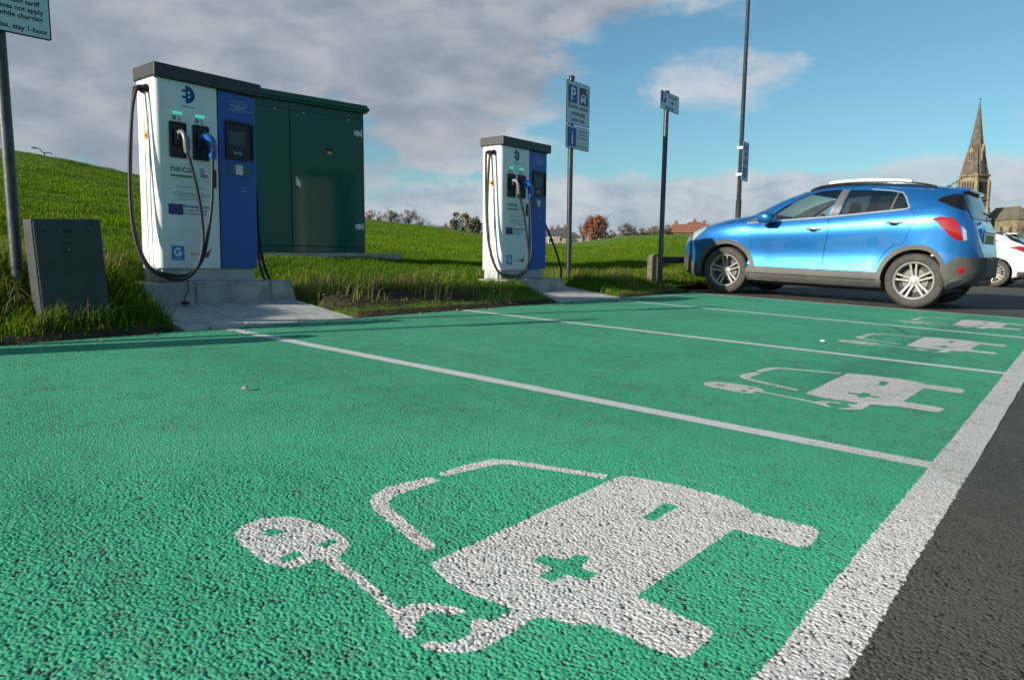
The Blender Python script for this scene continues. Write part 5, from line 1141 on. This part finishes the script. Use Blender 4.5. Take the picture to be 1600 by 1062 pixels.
# white hatchback farther along the same edge
def white_car():
    t = thing('parked_car', 'white hatchback half hidden behind the tail of the blue car', 'car'); z_ = .905
    S = CarShape(z_, dict(top=[(2.13, .62), (2.12, .72), (2.08, .80), (2.0, .86), (1.85, .92), (1.6, 1.0), (1.3, 1.09), (1.05, 1.15), (.95, 1.19), (.7, 1.345), (.45, 1.46), (.2, 1.54), (-.1, 1.595), (-.5, 1.605), (-.9, 1.575), (-1.2, 1.53), (-1.42, 1.48), (-1.55, 1.42), (-1.7, 1.32), (-1.85, 1.20), (-1.96, 1.12), (-2.02, 1.0), (-2.05, .88), (-2.09, .76), (-2.12, .66)]))
    wf = [(p[0], p[1]*.99+.01) for p in WF]; wr = [(-.265, 1.165), (-.352, 1.495), (-.62, 1.485), (-.86, 1.452), (-1.05, 1.37), (-1.30, 1.245), (-1.10, 1.235)]
    build_car(t, S, M['paint_white'], wf, wr, z_)
    Z = lambda pts: [(p[0], p[1]*z_) for p in pts]
    for sd_ in (1, -1):
        for o_ in ([(.935, .36), (.90, .70), (.925, .93), (.975, 1.035), (-.150, 1.118), (-.165, .95), (-.12, .36)], [(-.132, .36), (-.177, .95), (-.162, 1.118), (-1.10, 1.20), (-1.17, 1.0), (-1.10, .80), (-.93, .72), (-.80, .36)]):
            c0 = sum(p[0] for p in o_)/len(o_); c1_ = sum(p[1] for p in o_)/len(o_)
            mb = MB(); S.patch(mb, Z([(p[0]+(.0035 if p[0] > c0 else -.0035), p[1]+(.002 if p[1] > c1_ else -.004)) for p in o_]), .0015, sd_, .003); mb.build('door_seal', M['gloss_black'], t, True)
            mb = MB(); S.patch(mb, Z(o_), .006, sd_, .004); mb.build('door', M['paint_white'], t, True)
        mb = MB(); S.patch(mb, Z([(-1.50, 1.085), (-1.72, 1.13), (-1.92, 1.10), (-2.0, 1.02), (-1.97, .93), (-1.86, .955), (-1.70, 1.03)]), .008, sd_, .008, .03); mb.build('tail_lamp', M['lamp_red'], t, True)
        mb = MB(); S.patch(mb, Z([(-1.34, 1.47), (-1.58, 1.375), (-1.86, 1.17), (-1.74, 1.185), (-1.52, 1.30)]), .005, sd_, .004, .03); mb.build('quarter_glass', M['gloss_black'], t, True)
        mb = MB(); S.patch(mb, Z([(-1.95, .62), (-2.03, .63), (-2.05, .54), (-1.97, .53)]), .008, sd_, .006, .03); mb.build('reflector', M['lamp_red'], t, True)
    mb = MB(); vs = []
    for x in np.linspace(-1.47, -1.90, 9):
        zt = spl(S.T['top'], x)*z_+.006
        for y_ in np.linspace(-.50, .50, 7): vs.append((x, y_, zt-.03*(abs(y_)/.6)**2))
    mb.add(vs, [(i*7+k, i*7+k+1, (i+1)*7+k+1, (i+1)*7+k) for i in range(8) for k in range(6)], True); bpy.data.objects.remove([c for c in children(t) if c.name.startswith('rear_window')][0]); mb.build('rear_window', M['gloss_black'], t)
    mb = MB(); mb.box(-1.62, -1.38, -.52, .52, 1.455*z_, 1.485*z_, .01, 2); mb.build('spoiler', M['paint_white'], t)
    mb = MB(); S.band(mb, -1.75, -2.118, lambda x: (spl(S.T['bot'], x)+.01)*z_, lambda x: .44*z_, .010, 12, 3, True); mb.build('rear_bumper', M['clad'], t, True)
    mb = MB(); mb.box(-1.9, 1.9, -.62, .62, .15, .22, .03); mb.build('underbody', M['wheel_dark'], t)
    return t
wc = white_car(); wy = R(90-3.5); a_ = Vector((21.6, 1.98, 0)); f_ = Vector((math.cos(wy), math.sin(wy), 0)); lf = Vector((-f_.y, f_.x, 0))
p_ = a_+f_*1.272-lf*.875; wc.location = (p_.x, p_.y, float(plane(p_.x, p_.y))); wc.rotation_euler = (0, -R(1.9), wy)
# ------------------------------------------------------------------ far skyline
def at(px, py, D):
    """point at horizontal distance D seen at pixel (px, py) of the 1600 x 1062 photograph"""
    r = Vector(((px-800), (531-py), -1123.085)); d = Vector((rx.dot(r), ry.dot(r), rz.dot(r))); k = D/math.hypot(d.x, d.y); return Vector((d.x*k, d.y*k, H_CAM+d.z*k))
M['bark'] = mat('bark', (.075, .062, .05), .9, var=.25)
LEAF = {}
for k_, c_ in dict(rust=(.25, .090, .045), olive=(.17, .145, .09), twig=(.155, .135, .12), brown=(.16, .115, .075), red=(.22, .055, .038), green=(.06, .075, .035)).items(): LEAF[k_] = mat('foliage_'+k_, c_, .9, var=.45, vscale=1.6)
def tree(label, px, ytop, ybase, wpx, D, leaf, n=900, shape='round', group='trees along the skyline'):
    n = int(n*2.2); wpx *= 1.12
    top = at(px, ytop, D); b0 = at(px, ybase, D); left = at(px-wpx/2, ybase, D); rad = (left-b0).length; sink = 2.2
    t = thing('tree', label, 'tree', (b0.x, b0.y, b0.z-sink), 0, group); Hh = top.z-b0.z+sink
    rnd = np.random.default_rng(int(px*13+ytop)); mb = MB(); mb.tube([(0, 0, -.8), (.05, 0, Hh*.35), (-.05, .04, Hh*.72)], [.045*Hh, .03*Hh, .010*Hh], 8)
    ends = []
    for k in range(16):
        a = rnd.uniform(0, 6.28); h0 = Hh*rnd.uniform(.22, .6); L = rad*rnd.uniform(.5, .95); e_ = Vector((math.cos(a)*L, math.sin(a)*L, min(Hh*.98, h0+Hh*rnd.uniform(.15, .45))))
        mid = Vector((e_.x*.45, e_.y*.45, h0+(e_.z-h0)*.6)); mb.tube([(0, 0, h0), mid, e_], [.014*Hh, .008*Hh, .003*Hh], 5, False); ends.append(e_)
        for q in range(5 if shape == 'bare' else 2):
            p = mid.lerp(e_, rnd.uniform(.2, 1)); d = Vector((rnd.normal(0, 1), rnd.normal(0, 1), rnd.uniform(.2, 1.6))).normalized()*Hh*.2; mb.tube([p, p+d*.5+Vector((0, 0, .02*Hh)), p+d], [.005*Hh, .0035*Hh, .0018*Hh], 4, False)
    mb.build('trunk', M['bark'], t, False)
    # leaf and twig clumps spread through the crown volume
    vs = []; fs = []; cl = [(Vector((rnd.normal(0, .42)*rad, rnd.normal(0, .42)*rad, Hh*rnd.uniform(.34, .88))), rnd.uniform(.26, .5)*rad) for _ in range(17)]+[(Vector((rnd.normal(0, .12)*rad, rnd.normal(0, .12)*rad, Hh*.90)), .2*rad) for _ in range(3)]+[(e_, rad*rnd.uniform(.18, .32)) for e_ in ends]
    thin = shape == 'bare'; m_ = 0
    while m_ < n:
        c_, r_ = cl[rnd.integers(len(cl))]; d = Vector((rnd.normal(), rnd.normal(), rnd.normal())).normalized()*r_*rnd.uniform(.2, 1.0)**.6; p = c_+d
        zt = p.z/Hh; wlim = rad*(1.05-.55*abs(zt-.55)*1.6 if shape != 'cone' else 1.05*(1.15-zt))
        if zt > 1.02 or zt < .12 or math.hypot(p.x, p.y) > max(.15*rad, wlim): m_ += .15; continue
        s_ = rad*rnd.uniform(.035, .085); u = Vector((rnd.normal(), rnd.normal(), rnd.normal())).normalized(); w = u.orthogonal().normalized()
        if thin: a, b_ = u*s_*1.9+Vector((0, 0, s_)), w*s_*.12
        else: a, b_ = u*s_, w*s_*.7
        k = len(vs); vs += [p-a-b_*.4, p+b_-a*.1, p+a, p-b_+a*.2]; fs.append((k, k+1, k+2, k+3)); m_ += 1
    mesh('crown', vs, fs, LEAF[leaf], t)
    return t
tree('small rust red tree touching the right edge of the tall green cabinet', 578, 327, 344, 22, 120, 'red', 500)
tree('narrow rust red tree just right of the first red one', 592, 329, 345, 14, 124, 'red', 380, 'cone')
tree('rounded olive bush between the red trees and the bare tree', 610, 328, 347, 30, 128, 'olive', 800)
tree('bare grey tree with fine twigs on the ridge right of the cabinet', 638, 327, 351, 34, 130, 'twig', 1000, 'bare')
tree('low bare tree right behind the tallest bare tree on the ridge', 656, 336, 353, 18, 134, 'twig', 420, 'bare')
tree('dark low bush by the roofs behind the ridge', 669, 347, 357, 12, 140, 'green', 260)
tree('broad brown bush left of the farther charger', 727, 333, 366, 50, 130, 'olive', 1700)
tree('smaller brown bush against the left side of the farther charger', 749, 346, 370, 26, 134, 'brown', 600)
tree('large rust brown tree between the two dark sign poles', 931, 335, 379, 42, 140, 'rust', 2200)
tree('thin bare tree left of the large rust brown tree', 912, 349, 381, 16, 150, 'twig', 420, 'bare')
tree('dark bushy tree at the right foot of the rust brown tree', 954, 357, 376, 18, 142, 'brown', 420)
tree('grey brown tree in the middle of the low tree line', 980, 349, 372, 34, 150, 'twig', 900)
tree('low grey bush at the right end of the first tree clump', 1003, 356, 370, 26, 155, 'twig', 500)
tree('pale brown bush left of the arrow sign pole', 1022, 353, 368, 24, 155, 'brown', 520)
tree('grey brown bush right of the arrow sign pole', 1044, 350, 366, 24, 158, 'twig', 520)
tree('bushy dark tree behind the houses at the farther charger', 890, 366, 382, 18, 160, 'green', 380)
# hedge
mb_v = []; mb_f = []; rnd = np.random.default_rng(5)
for k in range(2600):
    u = rnd.uniform(0, 1); p = at(955+u*110, 376-10*u, 165); s_ = rnd.uniform(.25, .5); p = p+Vector((rnd.normal(0, .9), rnd.normal(0, .9), rnd.uniform(-1.2, .9+.5*math.sin(u*40)))); a = Vector((rnd.normal(), rnd.normal(), rnd.normal())).normalized()*s_; b_ = a.orthogonal().normalized()*s_*.6; q = len(mb_v); mb_v += [p-a, p+b_, p+a, p-b_]; mb_f.append((q, q+1, q+2, q+3))
tag(mesh('hedge', mb_v, mb_f, LEAF['olive']), 'low dull green hedge along the crest below the tree line', 'hedge')

M['brick'] = mat('red_brick', (.17, .085, .058), .85, var=.2, vscale=3); M['render_white'] = mat('pale_render', (.27, .23, .19), .8, var=.12)
M['roof_clay'] = mat('clay_roof_tiles', (.26, .105, .06), .8, var=.22, vscale=2.2); M['roof_slate'] = mat('grey_slate_roof', (.085, .085, .09), .7, var=.2, vscale=2)
M['window'] = mat('window_pane', (.03, .035, .045), .15, var=.05)
def house(label, px0, px1, ytop, yeave, ybase, D, wall, roof, ridge_in=0.0, chimneys=(), depth=7, group='houses beyond the hill'):
    a, b_ = at(px0, ybase, D), at(px1, ybase, D); L = (b_-a).xy.length; d = Vector((b_.x-a.x, b_.y-a.y, 0)).normalized(); zt = at(px0, ytop, D).z; ze = at(px0, yeave, D).z; z0 = min(a.z, b_.z)-3
    t = thing('house', label, 'house', (a.x, a.y, z0), math.atan2(d.y, d.x), group); he, ht = ze-z0, zt-z0
    mb = MB(); mb.box(0, L, 0, depth, 0, he); mb.add([(0, 0, he), (0, depth, he), (0, depth/2, ht-.05)], [(0, 1, 2)]); mb.add([(L, 0, he), (L, depth, he), (L, depth/2, ht-.05)], [(0, 1, 2)]); mb.build('wall', wall, t)
    i_ = ridge_in; e_ = .35; vs = [(-e_, -e_, he-.1), (L+e_, -e_, he-.1), (L+e_, depth+e_, he-.1), (-e_, depth+e_, he-.1), (-e_+i_, depth/2, ht), (L+e_-i_, depth/2, ht)]
    vs2 = [(x, y, z+.16) for x, y, z in vs]
    fs = [(0, 1, 5, 4), (2, 3, 4, 5), (1, 2, 5), (3, 0, 4)]; rf = mesh('roof', vs2+vs, fs+[tuple(6+i for i in f[::-1]) for f in fs]+[(0, 6, 7, 1), (2, 8, 9, 3)], roof, t)
    for c_ in chimneys: mb = MB(); mb.box(L*c_-.38, L*c_+.38, depth/2-.35, depth/2+.35, ht-.8, ht+.6, .03); [mb.lathe([(.14, 0), (.11, .35), (0, .35)], 8, 'z', (L*c_+q, depth/2, ht+.6)) for q in (-.17, .17)]; mb.build('chimney', M['brick'], rf)
    n = max(1, int(L/4))
    for k in range(n):
        x = L*(k+.5)/n; mb = MB(); mb.box(x-.65, x+.65, -.06, .03, he-1.9, he-.6, .02); w = mb.build('window', M['ink_white'], t); mb = MB(); mb.box(x-.55, x+.55, -.075, -.05, he-1.8, he-.7); mb.build('pane', M['window'], w)
    return t
house('long low building with an orange clay roof above the nose of the blue car', 1052, 1130, 350, 362.5, 366, 150, M['brick'], M['roof_clay'], .0, (.04, .62), 8)
house('second clay roofed house peeping over the long orange roof', 1072, 1098, 346.5, 352, 360, 175, M['brick'], M['roof_clay'], 1.0, (.5,), 8)
house('pale house with a red chimney right behind the farther charger', 850, 872, 358, 367, 380, 170, M['render_white'], M['roof_slate'], .3, (.55,), 7)
house('brick house with two chimneys left of the electric vehicle sign pole', 868, 886, 356, 366, 381, 185, M['brick'], M['roof_slate'], .3, (.2, .8), 7)
house('dark roofed house behind the electric vehicle sign pole', 878, 905, 363, 370, 382, 160, M['render_white'], M['roof_slate'], 1.5, (), 7)
house('red roofed cottage low behind the ridge by the bare tree', 640, 660, 350, 353, 356, 165, M['brick'], M['roof_clay'], .5, (), 7)
house('small white gabled house low on the ridge', 672, 682, 352, 354.5, 358, 165, M['render_white'], M['render_white'], .3, (), 5)
house('grey roofed house with a brick chimney on the ridge left of the brown bush', 684, 706, 353.5, 357, 361, 170, M['brick'], M['roof_slate'], .5, (.55,), 7)

# church with its broach spire
M['stone'] = mat('weathered_sandstone', (.235, .178, .108), .85, var=.32, vscale=.9, bump=.05, bscale=3, dirt=(.10, .08, .06), dirt_amt=.75, dirt_scale=.35)
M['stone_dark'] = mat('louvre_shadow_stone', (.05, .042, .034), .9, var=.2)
M['stone_spire'] = mat('sooty_spire_stone', (.112, .094, .072), .88, var=.32, vscale=.8, bump=.05, bscale=2.5, dirt=(.06, .052, .042), dirt_amt=.8, dirt_scale=.3)
M['roof_church'] = mat('mossy_slate', (.135, .125, .085), .8, var=.22, vscale=.8)
D = 210; ctr = at(1515, 365, D); f0 = at(1520, 275, D); tip = at(1527.5, 160, D)
ch = thing('church', 'sandstone church with a tall pointed spire rising behind the white hatchback', 'church', (ctr.x, ctr.y, 0), 0)
view = math.atan2(ctr.y, ctr.x); yaw = view-R(33); ch.rotation_euler = (0, 0, yaw)
s_ = 2.18; z1 = f0.z; zs1 = at(1520, 244, D).z; zs2 = at(1520, 228, D).z; zt = tip.z
mb = MB(); mb.box(-s_, s_, -s_, s_, -1, z1-5.6, .05); mb.box(-s_-.2, s_+.2, -s_-.2, s_+.2, z1-5.95, z1-5.5, .08); mb.box(-s_+.05, s_-.05, -s_+.05, s_-.05, z1-5.5, z1, .05); mb.box(-s_-.28, s_+.28, -s_-.28, s_+.28, z1-.35, z1+.25, .1); mb.build('tower', M['stone'], ch)
for sx_ in (-1, 1):
    for sy in (-1, 1):
        mb = MB(); x, y = sx_*(s_+.1), sy*(s_+.1)
        mb.box(x-.33, x+.33, y-.33, y+.33, -1, z1-1.6, .05); mb.box(x-.5, x+.5, y-.5, y+.5, -1, z1-7.5, .05); mb.add([(x-.33, y-.33, z1-1.6), (x+.33, y-.33, z1-1.6), (x+.33, y+.33, z1-1.6), (x-.33, y+.33, z1-1.6), (x-sx_*.25, y-sy*.25, z1-.3)], [(0, 1, 4), (1, 2, 4), (2, 3, 4), (3, 0, 4)]); mb.build('buttress', M['stone'], ch)
for ang in range(4):
    mt = Matrix.Rotation(R(90*ang), 4, 'Z')
    for q in (-1.35, -.68, 0, .68, 1.35):
        mb = MB(); w, za, zb_ = .21, z1-5.0, z1-1.3; o_ = [(q-w, za), (q+w, za), (q+w, zb_-.6), (q+w*.5, zb_-.2), (q, zb_), (q-w*.5, zb_-.2), (q-w, zb_-.6)]
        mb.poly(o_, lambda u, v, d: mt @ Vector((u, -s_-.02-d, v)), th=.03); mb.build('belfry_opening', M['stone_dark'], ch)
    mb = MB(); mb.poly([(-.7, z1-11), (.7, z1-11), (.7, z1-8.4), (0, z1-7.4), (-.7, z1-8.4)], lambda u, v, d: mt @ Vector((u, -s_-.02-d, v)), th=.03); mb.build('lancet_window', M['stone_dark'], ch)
def octa(r, z, rot=22.5): return [Vector((r*math.cos(R(rot+45*k)), r*math.sin(R(rot+45*k)), z)) for k in range(8)]
mb = MB(); rings = [octa(2.30, z1+.2), octa(1.75, zs1), octa(1.48, zs2), octa(.74, zs2+(zt-zs2)*.50), octa(.10, zt)]
for a, b_ in zip(rings[:-1], rings[1:]): mb.add(a+b_, [(k, (k+1) % 8, 8+(k+1) % 8, 8+k) for k in range(8)])
for k in range(4):
    a = R(45+90*k); c_, n_ = math.cos(a), math.sin(a); R2 = math.sqrt(2)*2.15; mb.add([Vector((c_*R2, n_*R2, z1+.2)), Vector((c_*1.5-n_*1.0, n_*1.5+c_*1.0, z1+.2)), Vector((c_*1.5+n_*1.0, n_*1.5-c_*1.0, z1+.2)), Vector((c_*1.55, n_*1.55, zs2))], [(0, 1, 3), (2, 0, 3)])
sp = mb.build('spire', M['stone_spire'], ch)
for ang in range(4):
    mt = Matrix.Rotation(R(90*ang), 4, 'Z'); mb = MB(); zb_ = zs1-1.4; y0 = -1.95
    mb.add([mt @ Vector(p) for p in ((-.6, y0, zb_), (.6, y0, zb_), (.6, y0, zb_+2.2), (0, y0, zb_+4.0), (-.6, y0, zb_+2.2), (-.6, -.8, zb_), (.6, -.8, zb_), (.6, -.9, zb_+2.2), (0, -.8, zb_+4.0), (-.6, -.9, zb_+2.2))], [(0, 1, 2, 3, 4), (1, 6, 7, 2), (2, 7, 8, 3), (3, 8, 9, 4), (4, 9, 5, 0)]); lu = mb.build('spire_dormer', M['stone'], ch)
    mb = MB()
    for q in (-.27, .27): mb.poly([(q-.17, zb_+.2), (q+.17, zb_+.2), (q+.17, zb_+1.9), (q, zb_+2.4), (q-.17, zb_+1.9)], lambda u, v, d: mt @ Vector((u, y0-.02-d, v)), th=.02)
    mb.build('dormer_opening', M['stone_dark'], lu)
mb = MB(); mb.tube([(0, 0, zt-.3), (0, 0, zt+1.1)], .06, 6); mb.box(-.3, .3, -.05, .05, zt+.55, zt+.68); mb.build('finial', M['black'], ch)
# chancel beside the tower
ca = at(1543, 345, D+6); cb = at(1590, 345, D-2); zc_ = at(1565, 322, D).z; ze_ = ca.z
cw = thing('church_wing', 'hipped slate roofed stone building to the right of the church spire', 'building', (ca.x, ca.y, -1), math.atan2(cb.y-ca.y, cb.x-ca.x)); L = (cb-ca).xy.length; dp = 8; he, ht = ze_+1, zc_+1
mb = MB(); mb.box(0, L, 0, dp, 0, he, .03); mb.build('wall', M['stone'], cw)
vs = [(-3, -.3, he-.1), (L+.3, -.3, he-.1), (L+.3, dp+.3, he-.1), (-3, dp+.3, he-.1), (-3, dp/2, ht), (L*.52, dp/2, ht)]
mb = MB(); mb.add(vs, [(0, 1, 5, 4), (2, 3, 4, 5), (1, 2, 5), (3, 0, 4), (0, 3, 2, 1)]); rf = mb.build('roof', M['roof_church'], cw); mb = MB(); mb.tube([(-3, dp/2, ht+.05), (L*.52, dp/2, ht+.05)], .14, 6); mb.build('ridge_tiles', M['roof_clay'], rf)
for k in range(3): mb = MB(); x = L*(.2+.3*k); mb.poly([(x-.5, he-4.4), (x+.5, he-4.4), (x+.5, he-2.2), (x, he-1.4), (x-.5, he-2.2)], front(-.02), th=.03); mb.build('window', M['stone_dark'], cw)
# boundary wall at the far end of the car park and low trees behind
mb = MB(); a, b_ = at(1500, 436, 62), at(1640, 431, 62)
w_ = thing('stone_wall', 'low dark stone wall at the far end of the car park', 'wall', (a.x, a.y, a.z-.6), math.atan2(b_.y-a.y, b_.x-a.x)); mb.box(-6, (b_-a).length+14, 0, .4, 0, 1.3, .03); mb.build('masonry', M['stone'], w_); mb = MB(); mb.box(-6.05, (b_-a).length+14.05, -.05, .45, 1.303, 1.42, .03); mb.build('coping', M['plinth'], w_)
tree('low olive bush between the church wing and the white hatchback', 1597, 350, 372, 22, 190, 'olive', 500, group='trees along the skyline')
# lamp on the hill crest
p = at(69, 238, 60); t = thing('street_lamp', 'tiny twin-armed lamp showing over the grass crest at the far left', 'street lamp', (p.x, p.y, p.z-6)); mb = MB(); mb.tube([(0, 0, 0), (0, 0, 6.0)], .05, 8); mb.tube(smooth_curve([(-.55, 0, 6.22), (-.3, 0, 6.2), (0, 0, 5.95), (.3, 0, 6.02), (.5, 0, 5.9)], 5), .03, 6); mb.build('column', M['post_galv'], t); mb = MB(); mb.box(-.75, -.4, -.08, .08, 6.18, 6.26, .02); mb.build('lamp_head', M['cap'], t)
